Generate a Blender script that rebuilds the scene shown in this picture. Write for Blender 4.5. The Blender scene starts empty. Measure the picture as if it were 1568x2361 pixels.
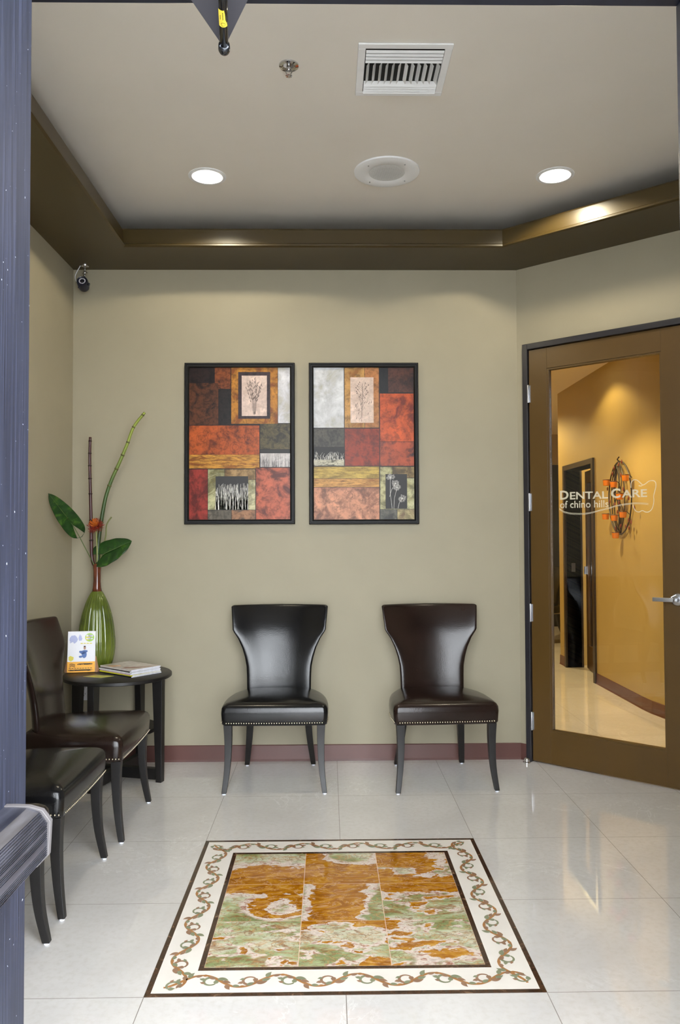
import bpy, math, random
from mathutils import Vector, noise, Matrix
random.seed(7)
C = bpy.context.scene.collection
S = bpy.context.scene
R = math.radians
# ------------------------------------------------------------------ camera
F_PX, PITCH, YAW, ROLL, HC = 1823.06, 0.029806, 0.014946, -0.003871, 1.38772
_f = Vector((math.sin(YAW)*math.cos(PITCH), math.cos(YAW)*math.cos(PITCH), math.sin(PITCH)))
_r = Vector((math.cos(YAW), -math.sin(YAW), 0)); _u = _r.cross(_f)
RX = _r*math.cos(ROLL)+_u*math.sin(ROLL); UX = -_r*math.sin(ROLL)+_u*math.cos(ROLL)
cd = bpy.data.cameras.new('camera'); cam = bpy.data.objects.new('camera', cd); C.objects.link(cam)
cd.sensor_fit = 'VERTICAL'; cd.sensor_height = 36; cd.sensor_width = 24; cd.lens = F_PX/2361*36
cd.clip_start = 0.02; cd.clip_end = 100
cam.matrix_world = Matrix(((RX.x, UX.x, -_f.x, 0), (RX.y, UX.y, -_f.y, 0), (RX.z, UX.z, -_f.z, HC), (0, 0, 0, 1)))
S.camera = cam
# ------------------------------------------------------------------ light
S.view_settings.view_transform = 'Standard'; S.view_settings.look = 'None'
S.view_settings.exposure = 0.2; S.view_settings.gamma = 1.0; S.view_settings.use_curve_mapping = False
w = bpy.data.worlds.new('daylight'); S.world = w; w.use_nodes = True
bg = w.node_tree.nodes['Background']; bg.inputs[0].default_value = (0.90, 0.95, 1.0, 1)
WORLD = 13.5; bg.inputs[1].default_value = WORLD
SPOT_W = 26; SPOT_COL = (1.0, 0.88, 0.62); HALL_COL = (1.0, 0.76, 0.34)

def spot(name, loc, watts, col, size=150, blend=0.25, rad=0.05, rot=(0, 0, 0)):
    l = bpy.data.lights.new(name, 'SPOT'); l.energy = watts; l.color = col
    l.spot_size = R(size); l.spot_blend = blend; l.shadow_soft_size = rad
    o = bpy.data.objects.new(name, l); o.location = loc; o.rotation_euler = rot; C.objects.link(o); return o

# ------------------------------------------------------------------ pixel helpers (used to read world positions off the photograph)
O = Vector((0, 0, HC))
def ray(x, y): return _f+RX*((x-784)/F_PX)-UX*((y-1180.5)/F_PX)
def on_x(x, y, v): d = ray(x, y); return O+d*(v/d.x)
def on_y(x, y, v): d = ray(x, y); return O+d*(v/d.y)
def on_z(x, y, v): d = ray(x, y); return O+d*((v-HC)/d.z)

# ------------------------------------------------------------------ room dimensions
BACK, LEFT, SOF, LIP, CEIL = 4.931, -1.590, 3.059, 3.171, 3.27
RC = Vector((1.192, 4.931, 0)); ANG = 0.7231
DD = Vector((math.cos(ANG), -math.sin(ANG), 0)); NN = Vector((math.sin(ANG), math.cos(ANG), 0))
def on_w(x, y, off=0.0):                      # pixel -> (s, z) on the angled wall
    d = ray(x, y); t = ((RC-O).dot(NN)+off)/d.dot(NN); q = O+d*t
    return (q-RC).dot(DD), q.z
RIGHT = RC.x+1.45*DD.x; RY = RC.y+1.45*DD.y
FRONT = 1.2

# ------------------------------------------------------------------ materials
def s2l(c):
    return tuple(((v/255)/12.92 if v/255 <= .04045 else ((v/255+.055)/1.055)**2.4) for v in c)+(1,)
class NT:
    def __init__(s, name):
        s.m = bpy.data.materials.new(name); s.m.use_nodes = True; s.t = s.m.node_tree
        s.b = s.t.nodes['Principled BSDF']; s.out = s.t.nodes['Material Output']
    def n(s, typ, **k):
        o = s.t.nodes.new(typ)
        for a, b in k.items(): setattr(o, a, b)
        return o
    def l(s, a, b): s.t.links.new(a, b)
    def set(s, **k):
        for a, b in k.items():
            nm = {'col': 'Base Color', 'rough': 'Roughness', 'metal': 'Metallic', 'spec': 'Specular IOR Level', 'coat': 'Coat Weight', 'coatr': 'Coat Roughness', 'trans': 'Transmission Weight', 'ec': 'Emission Color', 'es': 'Emission Strength', 'ior': 'IOR', 'sub': 'Subsurface Weight', 'aniso': 'Anisotropic', 'alpha': 'Alpha'}[a]
            s.b.inputs[nm].default_value = b
    def coord(s, scale=(1, 1, 1), rot=(0, 0, 0)):
        tc = s.n('ShaderNodeTexCoord'); mp = s.n('ShaderNodeMapping'); mp.inputs['Scale'].default_value = scale; mp.inputs['Rotation'].default_value = rot
        s.l(tc.outputs['Object'], mp.inputs[0]); return mp.outputs[0]
    def noise(s, vec, scale=5, detail=4, rough=.55, dist=0):
        o = s.n('ShaderNodeTexNoise'); o.inputs['Scale'].default_value = scale; o.inputs['Detail'].default_value = detail
        o.inputs['Roughness'].default_value = rough; o.inputs['Distortion'].default_value = dist
        if vec is not None: s.l(vec, o.inputs['Vector'])
        return o.outputs['Fac']
    def ramp(s, fac, stops):
        o = s.n('ShaderNodeValToRGB'); e = o.color_ramp.elements
        while len(e) < len(stops): e.new(.5)
        for i, (p, c) in enumerate(stops): e[i].position = p; e[i].color = c
        s.l(fac, o.inputs[0]); return o.outputs[0]
    def mix(s, fac, a, b, mode='MIX'):
        o = s.n('ShaderNodeMix', data_type='RGBA', blend_type=mode)
        for i, v in ((0, fac), (6, a), (7, b)):
            if isinstance(v, (int, float, tuple)): o.inputs[i].default_value = v
            else: s.l(v, o.inputs[i])
        return o.outputs[2]
    def bump(s, h, strength=.1, dist=.01):
        o = s.n('ShaderNodeBump'); o.inputs['Strength'].default_value = strength; o.inputs['Distance'].default_value = dist
        s.l(h, o.inputs['Height']); s.l(o.outputs[0], s.b.inputs['Normal'])
_mc = {}
def mat(name, col, rough=.5, metal=0, vary=0, vscale=8, bump=0, bscale=60, **k):
    """one base colour (sRGB 0-255) broken up by a little noise"""
    if name in _mc: return _mc[name]
    t = NT(name); c = s2l(col); t.set(col=c, rough=rough, metal=metal, **k)
    if vary:
        v = t.coord(); f = t.noise(v, vscale)
        lo = tuple(x*(1-vary) for x in c[:3])+(1,); hi = tuple(min(1, x*(1+vary)) for x in c[:3])+(1,)
        t.l(t.ramp(f, [(.3, lo), (.7, hi)]), t.b.inputs['Base Color'])
    if bump: t.bump(t.noise(t.coord(), bscale), bump, .002)
    _mc[name] = t.m; return t.m

WALLP = mat('wall_paint', (157, 149, 128), .55, vary=.03, vscale=3, bump=.12, bscale=220, spec=.35)
HALLP = mat('hall_wall_paint', (172, 148, 88), .6, vary=.03, vscale=3, bump=.1, bscale=200)
CEILP = mat('ceiling_paint', (228, 222, 214), .5, vary=.02, vscale=2, bump=.08, bscale=200)
OLIVE = mat('olive_brown_enamel', (64, 51, 22), .35, vary=.05, vscale=4, bump=.05, bscale=150)
DOORP = mat('bronze_brown_door_enamel', (84, 61, 24), .35, vary=.06, vscale=5)
BASEB = mat('brown_vinyl', (92, 58, 52), .4, vary=.05)
BLACKF = mat('charcoal_metal_frame', (38, 37, 42), .35, vary=.1, vscale=12)
BLACKW = mat('black_stained_wood', (20, 18, 18), .42, vary=.25, vscale=25, bump=.1, bscale=90)
SILVER = mat('satin_nickel', (190, 192, 198), .28, metal=1)
CHROME = mat('polished_chrome', (205, 205, 208), .08, metal=1)
BRASS = mat('nickel_nailhead', (225, 215, 190), .18, metal=1)
WHITE = mat('white_enamel', (236, 237, 240), .4, vary=.02)
WHITEP = mat('white_plastic', (225, 226, 232), .35)
DARKI = mat('opening_shade_black', (16, 17, 20), .8)  # near-black colour stands in for the shade inside openings
FELT = mat('white_nylon_glide', (225, 228, 238), .5)

def leather(name, col, hi):
    t = NT(name); v = t.coord(); f = t.noise(v, 7, 4)
    t.l(t.ramp(f, [(.3, s2l(col)), (.75, s2l(hi))]), t.b.inputs['Base Color'])
    t.set(rough=.2, spec=.42)
    vo = t.n('ShaderNodeTexVoronoi'); vo.inputs['Scale'].default_value = 240; t.l(v, vo.inputs['Vector'])
    ad = t.n('ShaderNodeMath', operation='ADD'); mu = t.n('ShaderNodeMath', operation='MULTIPLY'); mu.inputs[1].default_value = .35
    t.l(vo.outputs['Distance'], mu.inputs[0]); t.l(mu.outputs[0], ad.inputs[0]); t.l(t.noise(v, 22, 6, .6), ad.inputs[1])
    t.bump(ad.outputs[0], .07, .006); return t.m
LEAB = leather('black_leather', (14, 14, 15), (20, 20, 22)); LEAN = leather('dark_brown_leather', (27, 18, 15), (37, 25, 21))

# polished porcelain floor: 61 cm tiles, thin joints, white veins
TX0, TY0, TS = 0.0491, 2.432, 0.61
def floor_mat(name, tile_rot=0.0):
    t = NT(name); tc = t.n('ShaderNodeTexCoord'); mp = t.n('ShaderNodeMapping')
    mp.inputs['Location'].default_value = (-TX0+50*TS, -TY0+50*TS, 0); t.l(tc.outputs['Object'], mp.inputs[0]); v = mp.outputs[0]
    if tile_rot: mp.inputs['Rotation'].default_value = (0, 0, tile_rot)
    sp = t.n('ShaderNodeSeparateXYZ'); t.l(v, sp.inputs[0]); ds = []
    for ax in (0, 1):
        a = t.n('ShaderNodeMath', operation='PINGPONG'); a.inputs[1].default_value = TS/2
        t.l(sp.outputs[ax], a.inputs[0]); ds.append(a.outputs[0])
    mn = t.n('ShaderNodeMath', operation='MINIMUM'); t.l(ds[0], mn.inputs[0]); t.l(ds[1], mn.inputs[1])
    lt = t.n('ShaderNodeMath', operation='LESS_THAN'); lt.inputs[1].default_value = .0012; t.l(mn.outputs[0], lt.inputs[0])
    cl = t.noise(v, 2.2, 5, .6, .4); base = t.ramp(cl, [(.3, s2l((212, 209, 206))), (.7, s2l((226, 223, 220)))])
    fine = t.noise(v, 45, 3, .6); base = t.mix(t.ramp(fine, [(.45, (0, 0, 0, 1)), (.75, (.5, .5, .5, 1))]), base, s2l((204, 199, 192)))
    vn = t.noise(v, 1.7, 8, .62, 1.2); 
    sb = t.n('ShaderNodeMath', operation='SUBTRACT'); sb.inputs[1].default_value = .5; t.l(vn, sb.inputs[0])
    ab = t.n('ShaderNodeMath', operation='ABSOLUTE'); t.l(sb.outputs[0], ab.inputs[0])
    brk = t.ramp(t.noise(v, 1.3, 2), [(.5, (0, 0, 0, 1)), (.6, (1, 1, 1, 1))])
    vein = t.ramp(ab.outputs[0], [(.0, (.75, .75, .75, 1)), (.006, (0, 0, 0, 1))])
    vm = t.mix(1.0, vein, brk, 'MULTIPLY'); base = t.mix(vm, base, s2l((240, 239, 236)))
    base = t.mix(lt.outputs[0], base, s2l((120, 112, 104)))
    t.l(base, t.b.inputs['Base Color']); t.set(rough=.045, spec=.5)
    t.l(t.mix(lt.outputs[0], (.022, .022, .022, 1), (.6, .6, .6, 1)), t.b.inputs['Roughness']); t.set(ior=1.8); return t.m
FLOORM = floor_mat('polished_porcelain_tile')

def glass_mat(name, tint=(1, 1, 1, 1), ior=1.5):
    t = NT(name); t.t.nodes.remove(t.b); tr = t.n('ShaderNodeBsdfTransparent'); tr.inputs[0].default_value = tint
    gl = t.n('ShaderNodeBsdfGlossy'); gl.inputs['Roughness'].default_value = .01; fr = t.n('ShaderNodeFresnel'); fr.inputs[0].default_value = ior
    mx = t.n('ShaderNodeMixShader'); t.l(fr.outputs[0], mx.inputs[0]); t.l(tr.outputs[0], mx.inputs[1]); t.l(gl.outputs[0], mx.inputs[2]); t.l(mx.outputs[0], t.out.inputs[0]); return t.m
GLASS = glass_mat('clear_glass')
def emis(name, col, st):
    t = NT(name); t.set(col=(0, 0, 0, 1), ec=col, es=st); return t.m

# ------------------------------------------------------------------ mesh builder
class MB:
    def __init__(s): s.v = []; s.f = []; s.mi = []; s.m = 0
    def vert(s, p): s.v.append(tuple(p)); return len(s.v)-1
    def face(s, idx): s.f.append(tuple(idx)); s.mi.append(s.m)
    def quad(s, *ps): s.face([s.vert(p) for p in ps])
    def box(s, x0, x1, y0, y1, z0, z1):
        i = [s.vert(p) for p in ((x0, y0, z0), (x1, y0, z0), (x1, y1, z0), (x0, y1, z0), (x0, y0, z1), (x1, y0, z1), (x1, y1, z1), (x0, y1, z1))]
        for q in ((3, 2, 1, 0), (4, 5, 6, 7), (0, 1, 5, 4), (1, 2, 6, 5), (2, 3, 7, 6), (3, 0, 4, 7)): s.face([i[k] for k in q])
        return s
    def prism(s, poly, z0, z1):
        n = len(poly); a = [s.vert((p[0], p[1], z0)) for p in poly]; b = [s.vert((p[0], p[1], z1)) for p in poly]
        s.face(a[::-1]); s.face(b)
        for i in range(n): s.face((a[i], a[(i+1) % n], b[(i+1) % n], b[i]))
        return s
    def rings(s, rs, cap=True, close=True):
        ids = [[s.vert(p) for p in r] for r in rs]; n = len(rs[0])
        for a, b in zip(ids, ids[1:]):
            for i in range(n if close else n-1): s.face((a[i], a[(i+1) % n], b[(i+1) % n], b[i]))
        if cap: s.face(ids[0][::-1]); s.face(ids[-1])
        return s
    def lathe(s, prof, c=(0, 0, 0), n=32, flute=0, famp=0):
        rs = []
        for r, z in prof:
            rs.append([(c[0]+(r*(1-famp*abs(math.sin(flute*a/2)) ** 0.5 if False else r*(1-famp*(1-abs(math.sin(flute*a/2)))**2) if flute else r))*math.cos(a) if not flute else c[0]+r*(1-famp*(1-abs(math.sin(flute*a/2)))**2)*math.cos(a),
                        c[1]+(r if not flute else r*(1-famp*(1-abs(math.sin(flute*a/2)))**2))*math.sin(a), c[2]+z) if flute else (c[0]+r*math.cos(a), c[1]+r*math.sin(a), c[2]+z) for a in [2*math.pi*k/n for k in range(n)]])
        return s.rings(rs)
    def tube(s, pts, rad, n=10, cap=True):
        pts = [Vector(p) for p in pts]; rs = []; prev = None
        for i, p in enumerate(pts):
            d = (pts[min(i+1, len(pts)-1)]-pts[max(i-1, 0)]).normalized()
            if prev is None: a = d.orthogonal().normalized()
            else: a = (prev-d*prev.dot(d)).normalized()
            prev = a; b = d.cross(a); r = rad[i] if isinstance(rad, (list, tuple)) else rad
            rs.append([p+a*(r*math.cos(2*math.pi*k/n))+b*(r*math.sin(2*math.pi*k/n)) for k in range(n)])
        return s.rings(rs, cap)
    def disc_y(s, c, r, n=24, h=.002):   # short cylinder along local y
        rs = [[(c[0]+r*math.cos(2*math.pi*k/n), c[1]+dy, c[2]+r*math.sin(2*math.pi*k/n)) for k in range(n)] for dy in (0, h)]
        return s.rings(rs)
    def ball(s, c, r, n=8, m=5, sc=(1, 1, 1)):
        rs = []
        for j in range(m+1):
            t = math.pi*(j/m)*.98+.01*math.pi
            rs.append([(c[0]+sc[0]*r*math.sin(t)*math.cos(2*math.pi*k/n), c[1]+sc[1]*r*math.sin(t)*math.sin(2*math.pi*k/n), c[2]-sc[2]*r*math.cos(t)) for k in range(n)])
        return s.rings(rs)
    def build(s, name, m, parent=None, smooth=False, bevel=0, loc=(0, 0, 0), auto=None, seg=2):
        me = bpy.data.meshes.new(name); me.from_pydata(s.v, [], s.f); me.update()
        for k in (m if isinstance(m, (list, tuple)) else [m]): me.materials.append(k)
        if max(s.mi or [0]) > 0: me.polygons.foreach_set('material_index', s.mi)
        o = bpy.data.objects.new(name, me); C.objects.link(o); o.location = loc
        if parent: o.parent = parent
        if smooth:
            me.polygons.foreach_set('use_smooth', [True]*len(me.polygons))
            if auto: me.set_sharp_from_angle(angle=R(auto))
        if bevel:
            b = o.modifiers.new('bevel', 'BEVEL'); b.width = bevel; b.segments = seg; b.limit_method = 'ANGLE'; b.angle_limit = R(40)
            w_ = o.modifiers.new('wn', 'WEIGHTED_NORMAL'); me.polygons.foreach_set('use_smooth', [True]*len(me.polygons)); me.set_sharp_from_angle(angle=R(50))
        return o
def ribbon(mb, pts, wid, z=0.0, tr=None):
    """flat tapered ribbon in a plane; tr maps (u, v, z) to space"""
    tr = tr or (lambda a, b, c: (a, b, c)); L = []; Rr = []
    n = len(pts)
    for i, (x, y) in enumerate(pts):
        x0, y0 = pts[max(i-1, 0)]; x1, y1 = pts[min(i+1, n-1)]; dx, dy = x1-x0, y1-y0; l = math.hypot(dx, dy) or 1
        h = (wid[i] if isinstance(wid, (list, tuple)) else wid)/2
        L.append(mb.vert(tr(x-dy/l*h, y+dx/l*h, z))); Rr.append(mb.vert(tr(x+dy/l*h, y-dx/l*h, z)))
    for i in range(n-1): mb.face((Rr[i], Rr[i+1], L[i+1], L[i]))
def spline(pts, n=8):
    """Catmull-Rom through the points"""
    out = []; P = [Vector(p) for p in pts]
    for i in range(len(P)-1):
        a, b, c, d = P[max(i-1, 0)], P[i], P[i+1], P[min(i+2, len(P)-1)]
        for k in range(n):
            t = k/n; out.append(.5*((2*b)+(c-a)*t+(2*a-5*b+4*c-d)*t*t+(3*b-a-3*c+d)*t**3))
    out.append(P[-1]); return out
def empty(name, loc=(0, 0, 0), rz=0, label=None, cat=None, group=None):
    o = bpy.data.objects.new(name, None); C.objects.link(o); o.location = loc; o.rotation_euler = (0, 0, rz); o.empty_display_size = .05
    return tag(o, label, cat, group)
def tag(o, label=None, cat=None, group=None, kind=None):
    for k, v in (('label', label), ('category', cat), ('group', group), ('kind', kind)):
        if v: o[k] = v
    return o
def struct(o): o['kind'] = 'structure'; return o
def dup(o, parent=None):
    c = o.copy(); C.objects.link(c); c.parent = parent
    for ch in list(o.children): dup(ch, c)
    return c
def swapmat(o, a, b):
    for ch in o.children_recursive:
        if ch.type == 'MESH' and a.name in [m.name for m in ch.data.materials]:
            for i, sl in enumerate(ch.material_slots):
                if sl.material == a: sl.link = 'OBJECT'; sl.material = b
def text_mesh(body, size, align='LEFT', bold=0, space=1.0):
    cu = bpy.data.curves.new('lettering', 'FONT'); cu.body = body; cu.size = size; cu.align_x = align; cu.offset = bold; cu.space_character = space
    cu.resolution_u = 3; o = bpy.data.objects.new('lettering', cu); C.objects.link(o)
    dg = bpy.context.evaluated_depsgraph_get(); me = bpy.data.meshes.new_from_object(o.evaluated_get(dg))
    v = [tuple(p.co) for p in me.vertices]; f = [tuple(p.vertices) for p in me.polygons]
    bpy.data.objects.remove(o); bpy.data.curves.remove(cu); bpy.data.meshes.remove(me); return v, f
def add_text(mb, body, x, y, size, tr, align='LEFT', width=None, bold=0, space=1.0, hscale=None):
    v, f = text_mesh(body, size, align, bold, space)
    if not v: return
    x0 = min(p[0] for p in v); x1 = max(p[0] for p in v); k = 1 if width is None else width/(x1-x0)
    y0 = min(p[1] for p in v); y1 = max(p[1] for p in v); q = 1 if hscale is None else hscale/(y1-y0)
    base = len(mb.v)
    for p in v: mb.v.append(tuple(tr(x+((p[0]-x0) if width is not None else p[0])*k, y+(p[1]-(y0 if hscale is not None else 0))*q)))
    for g in f: mb.f.append(tuple(base+i for i in g)); mb.mi.append(mb.m)

# ================================================================== STRUCTURE
XR = 4.6
struct(MB().prism([(LEFT-.1, FRONT-.1), (XR, FRONT-.1), (XR, 13), (LEFT-.1, 13)], -.06, 0).build('floor', FLOORM))
PAVE = mat('exterior_concrete', (150, 148, 142), .8, vary=.1, vscale=2)
struct(MB().box(-14, 14, -16, FRONT-.1, -.08, -.01).build('floor_exterior', PAVE))
struct(MB().box(LEFT-.1, RIGHT+.1, FRONT, BACK+.1, CEIL, CEIL+.06).build('ceiling', CEILP))
struct(MB().box(LEFT-.1, LEFT, FRONT, BACK+.1, 0, CEIL).build('wall_left', WALLP))
struct(MB().box(LEFT, RC.x+.02, BACK, BACK+.1, 0, CEIL).build('wall_back', WALLP))
DS0, DS1, DTOP = .049, 1.065, 2.572
aw = MB(); aw.box(.0, DS0, 0, .12, 0, CEIL); aw.box(DS0, DS1, 0, .12, DTOP, CEIL); aw.box(DS1, 1.45, 0, .12, 0, CEIL)
wa = struct(aw.build('wall_angled', WALLP)); wa.location = RC; wa.rotation_euler = (0, 0, -ANG)
struct(MB().box(RIGHT, RIGHT+.1, FRONT, RY+.02, 0, CEIL).build('wall_right', WALLP))
# tray soffit: band hung below the raised ceiling, recess behind its upturned lip shaped to shade the ceiling edge
FX, FY, FRX = -1.178, 4.541, 1.020
k = math.tan((math.pi/2-ANG)/2)
P1 = Vector((FRX, FY, 0)); P2 = P1+DD*1.55
outer = [(LEFT, FRONT+.02), (LEFT, BACK), (RC.x, RC.y), (RIGHT, RY), (RIGHT, FRONT+.02)]
inner = [(FX, FRONT+.5), (FX, FY), (FRX, FY), (P2.x, P2.y), (P2.x, FRONT+.5)]
inner[3] = (RIGHT-.38, P1.y+DD.y*((RIGHT-.38-P1.x)/DD.x)); inner[4] = (RIGHT-.38, FRONT+.5)
so = MB()
def offset_in(poly, d):  # move the open polyline toward the walls
    return [(poly[0][0]-d, poly[0][1]-0), (poly[1][0]-d, poly[1][1]+d), (poly[2][0]+d*k*0.4, poly[2][1]+d), (poly[3][0]+d, poly[3][1]+d*.6), (poly[4][0]+d, poly[4][1])]
prof = [(0.0, SOF), (-0.012, SOF+.006), (-0.012, SOF+.016), (0.0, SOF+.024), (0.004, LIP-.01), (0.01, LIP), (0.03, LIP), (0.03, SOF+.03)]
rows = []
rows.append([(x, y, SOF) for x, y in outer])
for d, z in prof: rows.append([(x, y, z) for x, y in offset_in(inner, d)])
rows.append([(x, y, SOF+.03) for x, y in outer])
ids = [[so.vert(p) for p in r] for r in rows]
for a, b in zip(ids, ids[1:]):
    for i in range(4): so.face((a[i], b[i], b[i+1], a[i+1]))
struct(so.build('ceiling_soffit', OLIVE))
struct(MB().box(LEFT, RIGHT, FRONT+.02, FRONT+.5, SOF, SOF+.03).build('trim_1', OLIVE))
# baseboards
BH = .098
def baseb(name, pts, parent=None):
    mb = MB(); n = len(pts)
    for i in range(n-1):
        a, b = Vector(pts[i]).to_3d(), Vector(pts[i+1]).to_3d(); d = (b-a).normalized(); nn = Vector((-d.y, d.x, 0))
        pr = [(0, 0), (.014, 0), (.008, .012), (.006, BH-.004), (.003, BH), (0, BH)]
        mb.rings([[p+nn*o_+Vector((0, 0, z)) for o_, z in pr] for p in (a, b)])
    return struct(mb.build(name, BASEB))
baseb('baseboard_back', [(RC.x, BACK), (LEFT, BACK)])
baseb('baseboard_left', [(LEFT, BACK), (LEFT, FRONT+.02)])
baseb('baseboard_angled', [RC+DD*DS0, RC+DD*.0])
baseb('baseboard_right', [(RIGHT, FRONT+.02), (RIGHT, RY), RC+DD*DS1])
# storefront: header, jambs, glazing left and right
SF = mat('anodized_storefront_frame', (34, 37, 50), .35, metal=.4, vary=.2, vscale=10)
JL, JR, HZ = -.465, .544, 2.209
sf = MB(); sf.box(JL-.05, JL, 1.1, FRONT, 0, HZ); sf.box(JR, JR+.05, 1.1, FRONT, 0, HZ); sf.box(JL-.05, JR+.05, 1.1, FRONT, HZ, HZ+.05)
struct(sf.build('trim_2', SF, bevel=.002))
g2 = MB()
WL, WR = -.93, 1.02  # sidelights narrowed to confine the daylight highlights on the leather
for x0, x1 in ((WL, JL-.05), (JR+.05, WR)):
    g2.box(x0, x0+.05, 1.1, FRONT, 0, 3.0); g2.box(x1-.05, x1, 1.1, FRONT, 0, 3.0); g2.box(x0+.05, x1-.05, 1.1, FRONT, 0, .1)
g2.box(WL, WR, 1.1, FRONT, 2.98, 3.03)
struct(g2.build('window_frame_1', SF)); 
struct(MB().box(LEFT-.1, RIGHT+.1, 1.1, FRONT, 3.03, CEIL+.06).box(LEFT-.1, WL, 1.1, FRONT, 0, 3.03).box(WR, RIGHT+.1, 1.1, FRONT, 0, 3.03).build('wall_front', WALLP))  # unseen; solid flanks added to narrow the incoming daylight
struct(MB().box(WL+.05, JL-.1, 1.147, 1.153, .1, 2.98).build('window_1', GLASS))
struct(MB().box(JR+.1, WR-.05, 1.147, 1.153, .1, 2.98).build('window_2', GLASS))
struct(MB().box(JL-.05, JR+.05, 1.147, 1.153, HZ+.05, 2.98).build('window_3', GLASS))
# hall beyond the glass door
HX, HEND, HC2 = 2.50, 8.53, 2.92
hw = MB(); hy0, hy1, htop = 7.42, 8.27, 2.06
arc = [(4.0-1.5*math.cos(a), 6.3-1.5*math.sin(a)) for a in [i*math.pi/2/14 for i in range(15)]]
def wallseg(mb, a, b, th, z0, z1):
    a, b = Vector(a).to_3d(), Vector(b).to_3d(); d = (b-a).normalized(); nn = Vector((d.y, -d.x, 0))*th
    mb.prism([tuple(p)[:2] for p in (a, b, b+nn, a+nn)], z0, z1)
wallseg(hw, (HX, HEND), (HX, hy1), -.15, 0, HC2); wallseg(hw, (HX, hy0), (HX, 6.3), -.15, 0, HC2); wallseg(hw, (HX, hy1), (HX, hy0), -.15, htop, HC2)
ring = []
for a in arc:
    v = Vector((a[0]-4, a[1]-6.3)).normalized(); ring.append((a, (a[0]-v.x*.15, a[1]-v.y*.15)))
hw.rings([[(p[0], p[1], 0), (q[0], q[1], 0), (q[0], q[1], HC2), (p[0], p[1], HC2)] for p, q in ring])
o = struct(hw.build('wall_hall_right', HALLP, smooth=True, auto=30))
struct(MB().box(HX+.15, XR, HEND-.1, HEND, 0, HC2).build('wall_hall_turn', HALLP))
struct(MB().box(HX+.15+.9, HX+1.2, 6.2, HEND-.1, 0, HC2).build('wall_side_room', HALLP))
struct(MB().box(RC.x-.35, RC.x-.25, BACK+.1, 12, 0, HC2).build('wall_hall_left', HALLP))
struct(MB().box(RC.x-.35, XR, 12, 12.1, 0, HC2).build('wall_hall_end', HALLP))
hs = MB(); hs.box(RIGHT+.1, XR, RY-.5, RY-.4, 0, HC2); hs.box(3.95, 4.05, RY-.4, 4.85, 0, HC2); hs.box(XR-.1, XR, HEND, 12, 0, HC2)
struct(hs.build('wall_hall_near', HALLP))
hc = MB(); hc.prism([(RC.x-.35, BACK+.1), (RC.x+.05, BACK+.1), (RIGHT+.11, RY+.07), (RIGHT+.11, RY-.5), (XR, RY-.5), (XR, 12.1), (RC.x-.35, 12.1)], HC2, HC2+.05)
struct(hc.build('ceiling_hall', mat('hall_ceiling', (236, 220, 196), .7)))
baseb('baseboard_hall_right', [(HX, hy1+.05), (HX, HEND)])
baseb('baseboard_hall_curve', [(p[0], p[1]) for p in ([(HX, hy0-.05)]+arc)][::-1])
baseb('baseboard_side_room', [(HX+1.05, 6.4), (HX+1.05, HEND-.1)])
baseb('baseboard_hall_end', [(XR-.1, 12), (RC.x-.25, 12)])
fr = MB()   # side doorway casing and deep jambs
fr.box(HX-.02, HX+.17, hy1, hy1+.05, 0, htop+.05); fr.box(HX-.02, HX+.17, hy0-.05, hy0, 0, htop+.05); fr.box(HX-.02, HX+.17, hy0, hy1, htop, htop+.05)
HD = mat('dark_hall_frame', (46, 36, 28), .4)
d3 = struct(fr.build('door_frame_hall', HD)); 
sp_ = MB().box(HX+.05, HX+.09, hy1-.004, hy1, 1.0, 1.09).build('strike_plate', SILVER, d3)
d2 = empty('door_2', (HX+.085, hy0+.02, 0), -R(7)); d2['kind'] = 'structure'
m_ = MB(); L2 = .76
m_.box(0, .04, 0, .1, .01, 2.04); m_.box(0, .04, L2-.1, L2, .01, 2.04); m_.box(0, .04, .1, L2-.1, .01, .25); m_.box(0, .04, .1, L2-.1, 1.92, 2.04)
m_.build('door_leaf', DOORP, d2); MB().box(.017, .023, .1, L2-.1, .25, 1.92).build('glass_pane', GLASS, d2)
MB().box(-.03, 0, L2-.07, L2-.05, .98, 1.06).build('door_handle', SILVER, d2)
de = empty('door_3', (0, 0, 0)); de['kind'] = 'structure'
MB().box(2.35, 3.6, 11.96, 12, 0, 2.45).build('door_leaf', mat('dark_doorway_panel', (26, 24, 20), .5), de)  # flat dark panel set in place of the far doorway opening

# ================================================================== GLASS DOOR IN THE ANGLED WALL
dr = empty('door_1', RC, -ANG); dr['kind'] = 'structure'
m_ = MB(); e = .028
m_.box(DS0, DS0+.034, -e, .12, 0, DTOP); m_.box(DS1-.034, DS1, -e, .12, 0, DTOP); m_.box(DS0+.034, DS1-.034, -e, .12, DTOP-.036, DTOP)
m_.build('door_frame', BLACKF, dr, bevel=.003)
G0, G1, GZ0, GZ1 = .205, .888, .200, 2.405
l0, l1, lz = DS0+.038, DS1-.038, DTOP-.04
m_ = MB(); a_, b_ = -.012, .033
m_.box(l0, G0, a_, b_, .008, lz); m_.box(G1, l1, a_, b_, .008, lz); m_.box(G0, G1, a_, b_, .008, GZ0); m_.box(G0, G1, a_, b_, GZ1, lz)
leaf = m_.build('door_leaf', DOORP, dr, bevel=.0015)
m_ = MB(); q = .010
m_.box(G0, G0+q, a_+.004, b_-.004, GZ0, GZ1); m_.box(G1-q, G1, a_+.004, b_-.004, GZ0, GZ1); m_.box(G0+q, G1-q, a_+.004, b_-.004, GZ0, GZ0+q); m_.box(G0+q, G1-q, a_+.004, b_-.004, GZ1-q, GZ1)
m_.build('glazing_bead', DOORP, dr)
pane = MB().box(G0+q, G1-q, .008, .013, GZ0+q, GZ1-q).build('glass_pane', GLASS, dr)
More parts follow.
